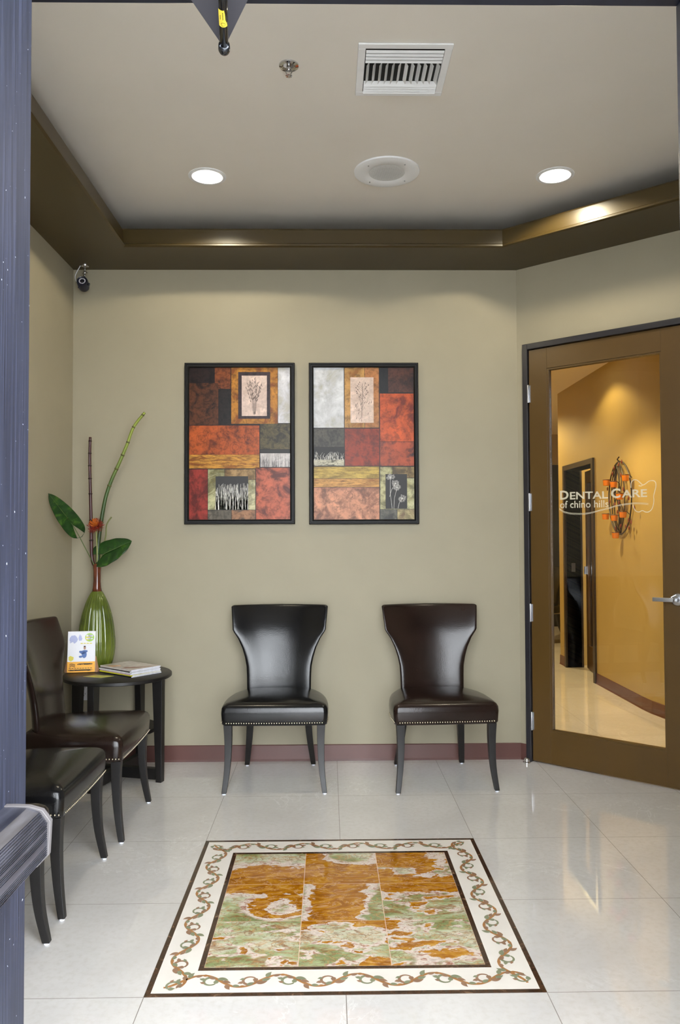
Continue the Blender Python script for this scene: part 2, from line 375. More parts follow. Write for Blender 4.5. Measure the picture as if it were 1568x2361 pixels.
for hz in (2.26, 1.589, .909, .249):
    h = MB(); h.lathe([(.007, 0), (.0075, .002), (.0075, .108), (.007, .11)], (l0-.002, a_-.009, hz-.055), 12)
    h.box(l0-.016, l0+.01, a_-.006, a_-.0005, hz-.053, hz+.053); h.build('hinge', SILVER, dr, smooth=True, auto=40)
hd = empty('door_handle', (.958, a_, 1.032)); hd.parent = dr
m_ = MB(); n = 32
m_.rings([[(r_*math.cos(2*math.pi*k/n), yy, r_*math.sin(2*math.pi*k/n)) for k in range(n)] for r_, yy in ((.035, 0), (.035, -.006), (.031, -.012), (.014, -.015), (.012, -.045), (.013, -.058), (.0, -.060))])
m_.build('rose', SILVER, hd, smooth=True, auto=35)
m_ = MB(); m_.rings([[(x, y0_+dy, dz) for dy, dz in ((-.006, -.011), (.006, -.011), (.007, 0), (.006, .011), (-.006, .011), (-.007, 0))] for x, y0_ in ((.012, -.05), (-.02, -.053), (-.06, -.055), (-.118, -.053))])
m_.build('lever', SILVER, hd, bevel=.002)
m_ = MB(); m_.tube([(-.0, -.006, .03), (-.03, -.02, .012)], .004); m_.build('thumb_turn', SILVER, hd)
# lettering on the glass
FROST = mat('frosted_vinyl', (216, 208, 184), .6, alpha=.8)
def gp(X, Y): s_, z_ = on_w(1270+X/5.262, 1030+Y/5.285, .006); return s_, z_
def gl_tr(x, y): return (x, .0068, y)
letter = empty('glass_lettering', (0, 0, 0)); letter.parent = dr
def gtext(body, X0, X1, Y0, Y1, bold=.0):
    s0, z0 = gp(X0, Y1[0]); s1, z1 = gp(X1, Y1[1]); t0 = gp(X0, Y0[0])[1]; t1 = gp(X1, Y0[1])[1]
    mb = MB(); hgt = 1.0
    v, f = text_mesh(body, 1, bold=bold)
    x0 = min(p[0] for p in v); x1 = max(p[0] for p in v); y0 = min(p[1] for p in v); y1 = max(p[1] for p in v)
    for p in v:
        a = (p[0]-x0)/(x1-x0); b = (p[1]-y0)/(y1-y0); zb = z0+(z1-z0)*a; zt = t0+(t1-t0)*a
        mb.v.append((s0+(s1-s0)*a, .0068, zb+(zt-zb)*b))
    for g in f: mb.f.append(g); mb.mi.append(0)
    o = mb.build('lettering', FROST, letter); return o
gtext('D', 112, 216, (535, 535), (648, 640), .03); gtext('ENTAL', 232, 694, (552, 540), (643, 630), .02)
gtext('C', 730, 846, (510, 505), (628, 625), .03); gtext('ARE', 862, 1168, (525, 515), (620, 612), .02)
gtext('of chino hills', 112, 700, (662, 648), (750, 738), .008)
def gline(pts, wd, name='swoosh', n=8):
    P = spline([Vector((*gp(*p), 0)) for p in pts], n); mb = MB()
    ribbon(mb, [(p.x, p.y) for p in P], wd, tr=lambda a, b, c: (a, .0068, b)); return mb.build(name, FROST, letter)
gline([(105, 750), (150, 785), (220, 805), (300, 812), (400, 812), (500, 797), (600, 770), (700, 745), (800, 715), (900, 697), (1000, 685), (1100, 685), (1185, 694)], .0028)
gline([(105, 762), (150, 797), (220, 817), (300, 824), (400, 824), (500, 808), (600, 780), (700, 756), (800, 726), (900, 708), (1000, 697), (1100, 698), (1185, 708)], .0022)
gline([(972, 500), (975, 440), (1000, 408), (1040, 405), (1080, 435), (1115, 465), (1150, 450), (1190, 420), (1235, 412), (1268, 430), (1275, 480), (1262, 540), (1248, 600), (1250, 650), (1245, 700), (1225, 760), (1190, 792), (1150, 795), (1110, 778), (1070, 795), (1030, 782), (1005, 740), (998, 705)], .0045, 'tooth_outline')
gline([(1115, 465), (1095, 478), (1065, 474)], .004, 'tooth_outline')

# ================================================================== CEILING FITTINGS
def downlight(px, py, label, watts):
    p = on_z(px, py, CEIL); t = empty('recessed_downlight', (p.x, p.y, CEIL), 0, label, 'ceiling light', 'recessed downlights in the lobby ceiling')
    MB().lathe([(.078, .0), (.098, -.004), (.098, 0), (.09, -.006), (.08, -.006), (.074, .0), (.074, .002)][1:], n=40).build('trim_ring', WHITE, t, smooth=True, auto=40)
    MB().lathe([(.073, -.0075), (.05, -.011), (.001, -.012)], n=32).build('lamp', emis('lamp_glow', (1, .97, .86, 1), 14) if 'lamp_glow' not in bpy.data.materials else bpy.data.materials['lamp_glow'], t, smooth=True)
    spot('downlight_beam', (p.x, p.y, CEIL-.03), watts, SPOT_COL, 150, .12, .05); return t
downlight(478, 406, 'round recessed downlight in the ceiling left of the speaker, lit', SPOT_W)
downlight(1280, 404, 'round recessed downlight in the ceiling right of the speaker near the angled wall, lit', SPOT_W)
p = on_z(892, 395, CEIL); t = empty('ceiling_speaker', (p.x, p.y, CEIL), 0, 'round white speaker grille in the ceiling between the two downlights', 'speaker')
MB().lathe([(.170, -.001), (.168, -.008), (.150, -.012), (.095, -.010), (.092, -.008)], n=56).build('grille_rim', WHITE, t, smooth=True, auto=40)
tm = NT('perforated_grille'); vo = tm.n('ShaderNodeTexVoronoi'); vo.inputs['Scale'].default_value = 190; vo.inputs['Randomness'].default_value = .1; tm.l(tm.coord(), vo.inputs['Vector'])
tm.l(tm.ramp(vo.outputs['Distance'], [(.18, s2l((120, 122, 124))), (.34, s2l((215, 216, 218)))]), tm.b.inputs['Base Color'])
MB().lathe([(.0925, -.0088), (.05, -.0098), (.001, -.0102)], n=40).build('perforated_grille', tm.m, t)
for a in (40, 130, 220, 310): MB().ball((.13*math.cos(R(a)), .13*math.sin(R(a)), -.0125), .004).build('screw', SILVER, t)
# air diffuser
a = on_z(823, 97, CEIL); b = on_z(1021, 218, CEIL); c = on_z(1043, 97, CEIL)
cx, cy = (a.x+c.x+on_z(822, 218, CEIL).x+b.x)/4, (a.y+b.y)/2; hw_ = ((c.x-a.x)+(b.x-on_z(822, 218, CEIL).x))/4; hh = abs(b.y-a.y)/2
t = empty('air_vent', (cx, cy, CEIL), 0, 'square white louvred air vent in the ceiling', 'air vent')
m_ = MB(); fw = .03
for x0, x1, y0, y1 in ((-hw_, hw_, -hh, -hh+fw), (-hw_, hw_, hh-fw, hh), (-hw_, -hw_+fw, -hh+fw, hh-fw), (hw_-fw, hw_, -hh+fw, hh-fw)): m_.box(x0, x1, y0, y1, -.008, -.0005)
m_.build('frame', WHITE, t, bevel=.003)
MB().box(-hw_+fw, hw_-fw, -hh+fw, hh-fw, -.0015, -.0005).build('duct_shade', DARKI, t)  # flat dark sheet painted as the shaded depth behind the slats
iw = hw_-fw-.002; y_ = -hh+fw
def slat(mb, x0, x1, yc, tilt, w_=.026, z=-.009):
    c_, s_ = math.cos(tilt)*w_/2, math.sin(tilt)*w_/2
    mb.rings([[(x, yc-c_, z-s_-.001), (x, yc+c_, z+s_-.001), (x, yc+c_, z+s_), (x, yc-c_, z-s_)] for x in (x0, x1)])
H3 = (2*hh-2*fw)
for i in range(4): m_ = MB(); slat(m_, -iw, iw, y_+.014+i*.0215, -R(24), .0115); m_.build('slat', WHITE, t)
for i in range(4): m_ = MB(); slat(m_, -iw, iw, -y_-.012-i*.0175, -R(38), .022); m_.build('slat', WHITE, t)
y0, y1 = y_+.014+4*.0215-.01, -y_-.012-3*.0175-.014
for i in range(12):
    m_ = MB(); xc = -iw+.012+i*(2*iw-.024)/11; tl = R(58) if i < 6 else R(122); cc, ss = math.cos(tl)*.012, math.sin(tl)*.012
    m_.rings([[(xc-cc, y, -.009-ss), (xc-cc+.001, y, -.009-ss), (xc+cc+.001, y, -.009+ss), (xc+cc, y, -.009+ss)] for y in (y0, y1)]); m_.build('vane', WHITE, t)
# sprinkler
p = on_z(666, 150, CEIL); t = empty('fire_sprinkler', (p.x, p.y, CEIL), 0, 'small chrome fire sprinkler in the ceiling left of the air vent', 'sprinkler')
MB().lathe([(.040, -.0008), (.039, -.006), (.028, -.009), (.022, -.003)], n=32).build('escutcheon', CHROME, t, smooth=True, auto=40)
m_ = MB(); m_.lathe([(.009, -.002), (.009, -.02), (.006, -.024)], n=12)
m_.tube([(-.008, 0, -.02), (-.012, 0, -.03), (-.003, 0, -.042)], .002, 6); m_.tube([(.008, 0, -.02), (.012, 0, -.03), (.003, 0, -.042)], .002, 6)
m_.lathe([(.003, -.042), (.014, -.043), (.014, -.045), (.002, -.046)], n=16); m_.build('sprinkler_head', CHROME, t, smooth=True, auto=40)
# security camera under the soffit
p = on_z(196, 612, SOF); t = empty('security_camera', (p.x, p.y, SOF), 0, 'small dark dome camera with a white ring hanging from the soffit corner', 'security camera')
MB().lathe([(.024, -.0005), (.023, -.006), (.010, -.009), (.006, -.014)], n=20).build('mount_plate', CHROME, t, smooth=True, auto=40)
m_ = MB(); m_.tube([(0, 0, -.01), (.0, 0, -.05), (.0, -.005, -.085)], [.005, .004, .004], 8); m_.ball((0, 0, -.045), .011); m_.ball((0, -.003, -.065), .009); m_.tube([(-.016, 0, -.05), (.016, 0, -.045)], .003, 6); m_.build('bracket', CHROME, t, smooth=True)
cb = empty('camera_body', (-.006, -.02, -.118)); cb.parent = t; cb.rotation_euler = (R(-18), 0, R(6))
def cyl_y(mb, prof, n=28):
    mb.rings([[(r_*math.cos(2*math.pi*k/n), y, r_*math.sin(2*math.pi*k/n)) for k in range(n)] for r_, y in prof]); return mb
CB = mat('navy_black_housing', (28, 30, 48), .3)
cyl_y(MB(), [(.02, .05), (.03, .045), (.034, .03), (.034, -.022), (.031, -.028), (.026, -.024), (.001, -.022)]).build('housing', CB, cb, smooth=True, auto=40)
m_ = MB()
for i in range(14): m_.ball((.017*math.cos(i*math.tau/14), -.0245, .017*math.sin(i*math.tau/14)), .0036, 6, 4)
m_.build('led_ring', mat('white_led_ring', (232, 228, 232), .3), cb)
MB().ball((0, -.021, 0), .0085, 12, 8).build('lens', mat('lens_glass', (18, 10, 14), .05), cb, smooth=True)
MB().tube([(.03, -.01, -.01), (.042, -.01, -.014)], .009, 8).build('knob', CB, cb); MB().tube([(-.016, -.01, -.03), (-.022, -.01, -.040)], .005, 8).build('knob', CB, cb)
m_ = MB(); m_.tube([q for q in spline([(-.028, 0, -.002), (-.034, 0, -.012), (-.052, 0, -.045), (-.060, 0, -.07), (-.052, -.008, -.098), (-.04, -.015, -.108)], 6)], .0024, 6); m_.build('cable', WHITEP, t, smooth=True)

# ================================================================== FLOOR MEDALLION
MC = (TX0, TY0+TS, 0)
md = empty('floor_medallion', MC, 0, 'square inlaid floor medallion of green and amber onyx tiles with a scrolled border', 'floor inlay')
tm = NT('dark_emperador_marble'); v = tm.coord(); 
tm.l(tm.ramp(tm.noise(v, 26, 6, .65, .8), [(.3, s2l((44, 28, 18))), (.6, s2l((78, 54, 38))), (.78, s2l((170, 140, 110)))]), tm.b.inputs['Base Color']); tm.set(rough=.08); EMP = tm.m
def frame_mb(a, b, z0, z1):
    m = MB()
    for p in ([(-a, -a), (a, -a), (b, -b), (-b, -b)], [(a, -a), (a, a), (b, b), (b, -b)], [(a, a), (-a, a), (-b, b), (b, b)], [(-a, a), (-a, -a), (-b, -b), (-b, b)]): m.prism(p, z0, z1)
    return m
A0, A1, A2, A3 = .61, .593, .470, .453
frame_mb(A0, A1, 0, .0012).build('outer_band', EMP, md)
CREAM = mat('cream_marble', (238, 232, 224), .1, vary=.05, vscale=6)
border = frame_mb(A1, A2, 0, .0012).build('scroll_border', CREAM, md)
frame_mb(A2, A3, 0, .0012).build('inner_band', EMP, md)
GOLD = mat('ochre_stone_inlay', (172, 120, 72), .15, vary=.15, vscale=30); SAGE = mat('sage_stone_inlay', (134, 138, 110), .15, vary=.12, vscale=30); ROSE = mat('taupe_stone_inlay', (150, 116, 92), .15, vary=.12, vscale=30)
PER = .2435; NP = 1.20/PER
def side_scroll(rot):
    mb = MB(); ca, sa = math.cos(rot), math.sin(rot); cv = (A1+A2)/2; Z = .0019
    tr = lambda u, v_, z=0: ((u*ca-(v_-cv)*sa), (u*sa+(v_-cv)*ca), Z+z)
    half = .56; N = 150; amp = .034
    def cen(u): return amp*math.sin(2*math.pi*u/PER+.6)
    pts = [(-half+2*half*i/N, cen(-half+2*half*i/N)) for i in range(N+1)]
    mb.m = 0
    ribbon(mb, pts, [.0115*(.55+.45*abs(math.cos(math.pi*p[0]/PER*2+.6))) for p in pts], 0, tr)
    cnt = [0]
    def leafy(x, y, ang, L, W, m, curl=0, dz=.0003):
        cnt[0] += 1; dz += (cnt[0] % 30)*.00002
        mb.m = m; P = []; a = ang; px_, py_ = x, y; L *= 1.25; W *= 1.5
        for i in range(9): P.append((px_, py_)); px_ += L/8*math.cos(a); py_ += L/8*math.sin(a); a += curl/8
        ribbon(mb, P, [W*max(.06, math.sin(math.pi*(i/8)**.75)) for i in range(9)], dz, tr); return P, a
    nper = int(2*half/(PER/2))+2
    for j in range(-nper, nper):
        uc = (j*.5+.25-.6/(2*math.pi))*PER       # crest (even j) or trough
        if abs(uc) > half-.02: continue
        sg = 1 if j % 2 == 0 else -1
        # branch scroll curling into the hollow beside the stem
        x, y = uc-PER*.20, cen(uc-PER*.20)
        m1, m2 = (1, 2) if j % 2 == 0 else (2, 1)
        P, a = [], sg*R(15); px_, py_ = uc-PER*.02, -sg*amp*.92+sg*.004
        px_, py_ = uc+PER*.16, cen(uc+PER*.16); a = math.atan2(cen(uc+PER*.17)-cen(uc+PER*.15), PER*.02)+math.pi+sg*R(18)
        pts2 = []
        for i in range(16): pts2.append((px_, py_)); px_ += .0062*math.cos(a); py_ += .0062*math.sin(a); a += sg*R(17)
        mb.m = m1; ribbon(mb, pts2, [.0115*(1-.5*i/15) for i in range(16)], .00015, tr)
        ex, ey = pts2[-1]; leafy(ex, ey, a, .018, .011, m1, sg*.8); leafy(*pts2[9], a+R(80)*sg, .014, .007, m2)
        leafy(*pts2[5], math.atan2(pts2[6][1]-pts2[5][1], pts2[6][0]-pts2[5][0])-sg*R(60), .016, .009, m1, -sg*.8)
        # leaves off the outside of the stem
        for du, off, L, W, m in ((-.16, 55, .026, .011, m1), (-.09, 40, .020, .009, m2), (.10, 35, .022, .010, m2), (.2, 50, .030, .012, m1), (.27, -45, .024, .010, m2), (.0, 25, .018, .008, 0)):
            u = uc+du*PER; 
            if abs(u) > half: continue
            sl = math.atan2(cen(u+.002)-cen(u-.002), .004); side = -sg if abs(du) < .12 else sg
            if abs(cen(u)) > .026 and side*cen(u) > 0: side = -side
            leafy(u, cen(u), sl+side*R(off)*(1 if off > 0 else -1), L, W, m, -side*.9)
    return mb.build('scroll_inlay', [GOLD, SAGE, ROSE], border)
for i in range(4): side_scroll(i*math.pi/2)
# onyx tiles
def fbm(x, y, s, o=5): return noise.fractal((x, y, s), 1.0, 2.1, o)
def onyx_field(u, v):
    """u, v in tile units from the centre (v grows away from the viewer); returns amber-ness f, green-ness, vein"""
    i, j = int(math.floor(u+1.5)), int(math.floor(v+1.5)); sd = i*7.3+j*3.1
    wx, wy = fbm(u*1.7, v*3, sd), fbm(u*1.7+9, v*3+4, sd+2)
    uu, vv = u+.16*wx, v+.14*wy; g = fbm(u*3.2, v*6, sd+5)
    f = -.5
    if j == 2:
        if i == 0: f = (1.04+.07*math.sin(u*5)-vv)*1.6
        elif i == 1: f = min(.5, (math.hypot((uu-.17)/.46, (vv-1.52)/.42)-1)*.8)
        else: f = max((.66-vv)*2, (1.3-uu)*.9 if vv > 1.0 else -.3, g*.7-.05)
    elif j == 1:
        if i == 0:
            f = max((vv-.20)*2, .16-abs(math.hypot((uu+.78)/.30, (vv+.10)/.22)-1)*.5)
        elif i == 1: f = .35-max(abs(uu+.03)-.12*0-.0, 0)**1.5*1.7-(.25*max(0, -.2-vv)*6)*abs(uu+.1)-max(0, uu-.1)*max(0, .25-vv)*2.6
        else: f = max((vv-.24)*2.2, g*.9-.28)
    else:
        if i == 0: f = .7*g-.36+(.25 if (vv < -1.3 and -.85 < uu < -.6) else 0)
        elif i == 1: f = max((vv+.66)*2+g*.6, g*.9-.38, (.35 if (uu > .25 and vv < -1.28) else -.5)+g*.3)
        else: f = max(g*.85-.32, .35-math.hypot((uu-.58)/.18, (vv+.6)/.16)*.35, .35-math.hypot((uu-1.15)/.3, (vv+1.32)/.12)*.35)
    f += .10*fbm(u*9, v*14, sd+11)
    gr = .5+.75*fbm(u*1.6+3, v*3.4, sd+20)
    rid = abs(fbm(u*1.5+wx*.5, v*4.5+wy*.5, sd+31, 4)); return f, gr, rid
tm = NT('onyx'); va = tm.n('ShaderNodeVertexColor'); va.layer_name = 'field'; sp = tm.n('ShaderNodeSeparateColor'); tm.l(va.outputs[0], sp.inputs[0])
v = tm.coord((1, 1.8, 1)); fine = tm.noise(v, 26, 6, .65, 1.5); fine2 = tm.noise(v, 9, 6, .6, 2.0)
amb = tm.ramp(fine2, [(.25, s2l((120, 66, 6))), (.45, s2l((164, 102, 12))), (.58, s2l((190, 130, 26))), (.75, s2l((214, 168, 84)))])
am2 = tm.noise(tm.coord((1, 2.2, 1)), 6, 8, .6, 2.0); sb2 = tm.n('ShaderNodeMath', operation='SUBTRACT'); sb2.inputs[1].default_value = .5; tm.l(am2, sb2.inputs[0]); ab2 = tm.n('ShaderNodeMath', operation='ABSOLUTE'); tm.l(sb2.outputs[0], ab2.inputs[0])
amb = tm.mix(tm.ramp(ab2.outputs[0], [(.0, (.7, .7, .7, 1)), (.008, (.35, .35, .35, 1)), (.02, (0, 0, 0, 1))]), amb, s2l((226, 184, 140)))
grn = tm.ramp(sp.outputs[1], [(.2, s2l((134, 146, 92))), (.40, s2l((176, 184, 136))), (.6, s2l((206, 210, 180))), (.85, s2l((222, 214, 190)))])
grn = tm.mix(tm.ramp(fine, [(.42, (0, 0, 0, 1)), (.72, (.7, .7, .7, 1))]), grn, s2l((150, 158, 120)))
grn = tm.mix(tm.ramp(sp.outputs[2], [(.0, (.9, .9, .9, 1)), (.08, (.45, .45, .45, 1)), (.2, (0, 0, 0, 1))]), grn, s2l((142, 92, 52)))
for sc_n, off_n in ((5.0, 0), (9.0, 3)):
    vn_ = tm.noise(tm.coord((1, 2.0, 1), (0, 0, .3+off_n*.2)), sc_n, 9, .62, 2.2); sb_ = tm.n('ShaderNodeMath', operation='SUBTRACT'); sb_.inputs[1].default_value = .5; tm.l(vn_, sb_.inputs[0]); ab_ = tm.n('ShaderNodeMath', operation='ABSOLUTE'); tm.l(sb_.outputs[0], ab_.inputs[0])
    grn = tm.mix(tm.ramp(ab_.outputs[0], [(.0, (.85, .85, .85, 1)), (.012, (.4, .4, .4, 1)), (.03, (0, 0, 0, 1))]), grn, s2l((128, 84, 54) if off_n else (196, 150, 96)))
ad = tm.n('ShaderNodeMath', operation='ADD'); s1_ = tm.n('ShaderNodeMath', operation='MULTIPLY_ADD'); s1_.inputs[1].default_value = .14; s1_.inputs[2].default_value = -.07
tm.l(fine, s1_.inputs[0]); tm.l(s1_.outputs[0], ad.inputs[0]); tm.l(sp.outputs[0], ad.inputs[1])
fr_ = tm.ramp(ad.outputs[0], [(.36, (0, 0, 0, 1)), (.42, (1, 1, 1, 1))]); col = tm.mix(fr_, grn, tm.ramp(fine, [(.35, s2l((196, 176, 166))), (.5, s2l((236, 222, 210))), (.62, s2l((168, 120, 100)))]))
am_ = tm.ramp(ad.outputs[0], [(.485, (0, 0, 0, 1)), (.50, (1, 1, 1, 1))]); col = tm.mix(am_, col, amb)
tm.l(col, tm.b.inputs['Base Color']); tm.set(rough=.05); ONYX = tm.m
TL = A3*2/3; NG = 84
frame_mb(A3, .0, 0, .0008).build('grout_bed', mat('peach_grout', (222, 190, 165), .6), md)
for i in range(3):
    for j in range(3):
        x0 = -A3+i*TL+.0012; y0 = -A3+j*TL+.0012; st = (TL-.0024)/NG; vs = []; cols = []; fs = []
        for b in range(NG+1):
            for a in range(NG+1):
                x, y = x0+a*st, y0+b*st; vs.append((x, y, .0013))
                f, g, r_ = onyx_field(min(max(x/TL, i-1.4999), i-.5001), min(max(y/TL, j-1.4999), j-.5001)); cols += [min(1, max(0, .5+f*.5)), min(1, max(0, g)), min(1, r_*1.6), 1]
        for b in range(NG):
            for a in range(NG): q = b*(NG+1)+a; fs.append((q, q+1, q+NG+2, q+NG+1))
        me = bpy.data.meshes.new('onyx_tile'); me.from_pydata(vs, [], fs); me.materials.append(ONYX)
        ca = me.color_attributes.new('field', 'FLOAT_COLOR', 'POINT'); ca.data.foreach_set('color', cols)
        o = bpy.data.objects.new('onyx_tile', me); C.objects.link(o); o.parent = md

# ================================================================== PAINTINGS
def mottle(c1, c2=None, sc=14, streak=0, dark=.35, seed=0):
    c2 = c2 or tuple(int(v_*.62) for v_ in c1); nm = 'paint_%d_%d_%d_%d_%d' % (*c1, sc, streak)
    if nm in _mc: return _mc[nm]
    t = NT(nm); v_ = t.coord((1, 1, 1 if not streak else 5)); f = t.noise(v_, sc, 7, .65, .8); g = t.noise(v_, sc*3.7, 5, .7)
    c1 = tuple(int(x*.93) for x in c1); c2 = tuple(int(x*.85) for x in c2)
    c2 = tuple(int(.3*x+.7*y) for x, y in zip(c2, c1)) if sum(c1) > 520 else c2
    a = t.ramp(f, [(.38, s2l(c2)), (.5, s2l(c1)), (.66, s2l(tuple(min(255, int(x*1.15)) for x in c1)))])
    mk = .18 if sum(c1) > 520 else .6
    a = t.mix(t.ramp(g, [(.38, (mk, mk, mk, 1)), (.52, (0, 0, 0, 1))]), a, s2l(tuple(int(x*.5) for x in c1)))
    t.l(a, t.b.inputs['Base Color']); t.set(rough=.34, spec=.22); t.bump(g, .15, .002); _mc[nm] = t.m; return t.m
def painting(name, tl, br, can, rects, draw, label, wall=None):
    """tl/br: world corners of the frame; can: crop rectangle of the canvas; rects/draw in crop pixels"""
    W, H = br.x-tl.x, tl.z-br.z; cx_, cz_ = (tl.x+br.x)/2, (tl.z+br.z)/2
    t = empty(name, (cx_, BACK, cz_), 0, label, 'painting', 'abstract collage paintings')
    w2, h2 = W/2, H/2; m = MB()
    prof_ = [(0, 0), (0, -.026), (.004, -.03), (.010, -.03), (.012, -.026), (.020, -.026), (.022, -.031), (.026, -.033), (.029, -.031), (.029, -.012)]
    for (sx, sz), (ex, ez) in (((-1, -1), (1, -1)), ((1, -1), (1, 1)), ((1, 1), (-1, 1)), ((-1, 1), (-1, -1))):
        m.rings([[((w2-i_)*px_, y_, (h2-i_)*pz_) for i_, y_ in prof_] for px_, pz_ in ((sx, sz), (ex, ez))], cap=False)
    m.build('frame', mat('black_picture_frame', (12, 11, 12), .5, spec=.3), t, smooth=True, auto=30)
    X0, Y0, X1, Y1 = can; cw, chh = w2-.026, h2-.026
    def mp(x, y, lay): return (-cw+(x-X0)/(X1-X0)*2*cw, -.016-lay*.0003, chh-(y-Y0)/(Y1-Y0)*2*chh)
    c = MB(); mats = []
    def mi(m_):
        if m_ not in mats: mats.append(m_)
        c.m = mats.index(m_)
    mi(mottle((40, 26, 22))); c.quad(mp(X0, Y1, 0), mp(X1, Y1, 0), mp(X1, Y0, 0), mp(X0, Y0, 0))
    for lay, (x0, y0, x1, y1), m_ in rects:
        mi(m_); g_ = 1.2
        c.quad(mp(x0+g_, y1-g_, lay), mp(x1-g_, y1-g_, lay), mp(x1-g_, y0+g_, lay), mp(x0+g_, y0+g_, lay))
    for lay, m_, pts, wd in draw:
        mi(m_); ribbon(c, [mp(x, y, lay)[::2] for x, y in pts], wd if not isinstance(wd, float) else wd, tr=lambda a, b, z, l_=lay: (a, -.016-l_*.0003, b))
    c.build('canvas', mats, t); return t
INK = mat('ink', (52, 36, 34), .5); INKW = mat('chalk_white', (222, 218, 212), .5); INKD = mat('ink_dark', (24, 20, 18), .5)
def grass(x0, x1, ybase, ytop, n, m_, lay, wd=.0012, rnd=10):
    out = []
    for i in range(n):
        x = random.uniform(x0, x1); h = random.uniform(.35, 1); pts = [(x+random.uniform(-2, 2), ybase), (x+random.uniform(-rnd, rnd)*.3, ybase-(ybase-ytop)*h*.5), (x+random.uniform(-rnd, rnd)*.6, ybase-(ybase-ytop)*h)]
        out.append((lay, m_, [tuple(min(max(q_, l_), h_) for q_, l_, h_ in zip(p_, (x0, ytop), (x1, ybase))) for p_ in pts], [wd, wd*.9, wd*.4]))
    return out
def bunch(cx_, y0, y1, hw_, n, m_, lay, buds=True):
    out = []
    for i in range(n):
        a = (i/(n-1)-.5)*2; top = y1+abs(a)*(y0-y1)*random.uniform(.15, .5); x1 = cx_+a*hw_
        pts = [(cx_+a*6+random.uniform(-3, 3), y0-random.uniform(0, 10)), (cx_+a*hw_*.35+random.uniform(-4, 4), y0-(y0-top)*.5), (x1, top)]
        P = [(p_.x, p_.y) for p_ in spline([(*q_, 0) for q_ in pts], 4)]; out.append((lay, m_, P, .0011))
        if buds:
            for k_ in range(5):
                q_ = P[-1-min(k_, 4)]; s_ = random.choice((-1, 1)); out.append((lay, m_, [(q_[0], q_[1]+4), (q_[0]+s_*4, q_[1]-3), (q_[0]+s_*7, q_[1]-11)], [.001, .0032, .0006]))
    return out
def ring(cx_, cy_, r_, m_, lay, wd=.0013): return (lay, m_, [(cx_+r_*math.cos(a*math.tau/16), cy_+r_*math.sin(a*math.tau/16)) for a in range(17)], wd)
rl = [(1, (92, 90, 245, 185), mottle((38, 24, 22))), (1, (245, 90, 341, 222), mottle((126, 66, 32), (60, 30, 20))), (1, (92, 185, 268, 440), mottle((88, 50, 28), (40, 24, 18))), (2, (245, 185, 268, 222), mottle((88, 50, 28), (40, 24, 18))),
      (1, (268, 222, 343, 436), mottle((34, 26, 24))), (1, (343, 90, 621, 434), mottle((186, 124, 44), (150, 84, 32), 9)), (2, (384, 118, 577, 404), mottle((62, 46, 50))), (3, (405, 140, 557, 387), mottle((222, 196, 184), (196, 164, 150))),
      (1, (621, 90, 697, 430), mottle((212, 210, 214), (176, 160, 112), 7)), (1, (92, 442, 512, 620), mottle((178, 84, 34), (116, 52, 26), 10)), (1, (92, 618, 512, 703), mottle((198, 140, 52), (150, 84, 30), 9, 1)),
      (1, (515, 432, 697, 588), mottle((88, 78, 50), (52, 46, 34), 22)), (1, (515, 588, 697, 612), INKD), (1, (515, 610, 697, 695), mottle((206, 198, 196), (160, 150, 146))),
      (1, (92, 706, 205, 1012), mottle((144, 50, 40), (108, 34, 28), 8)), (1, (205, 706, 305, 952), mottle((188, 184, 140), (128, 118, 72), 8)), (1, (305, 706, 488, 770), mottle((164, 132, 88), (126, 96, 58), 8)),
      (1, (305, 770, 488, 952), mottle((204, 196, 158), (170, 160, 112), 9)), (1, (205, 952, 345, 1012), mottle((104, 96, 84), (70, 64, 58), 8)), (1, (345, 952, 488, 1012), mottle((160, 116, 84), (104, 88, 72), 12)),
      (2, (250, 748, 446, 952), INKD), (3, (252, 900, 444, 950), mottle((208, 206, 206), (120, 118, 118), 24)), (1, (490, 698, 697, 1012), mottle((190, 98, 72), (108, 52, 44), 8))]
dl = bunch(482, 380, 160, 46, 13, INK, 4)+grass(517, 695, 694, 600, 60, INKD, 3)+grass(252, 444, 950, 790, 170, INKW, 4, .0034, 14)
for x_, y_, r_ in ((170, 520, 34), (235, 515, 30), (300, 560, 28), (368, 575, 32), (450, 520, 30), (368, 575, 18), (170, 520, 20)): dl.append(ring(x_, y_, r_, mottle((110, 40, 26)), 3))
for y_ in (632, 652, 668): dl.append((3, mottle((110, 60, 24)), [(130, y_+16), (250, y_+4), (380, y_), (500, y_+2)], .0012))
PZ = 4.90
PL = painting('framed_painting', on_y(425, 836, PZ), on_y(680, 1208, PZ), (92, 90, 697, 1012), rl, dl, 'black-framed abstract collage with grasses in a dark-bordered panel, left of the two paintings')
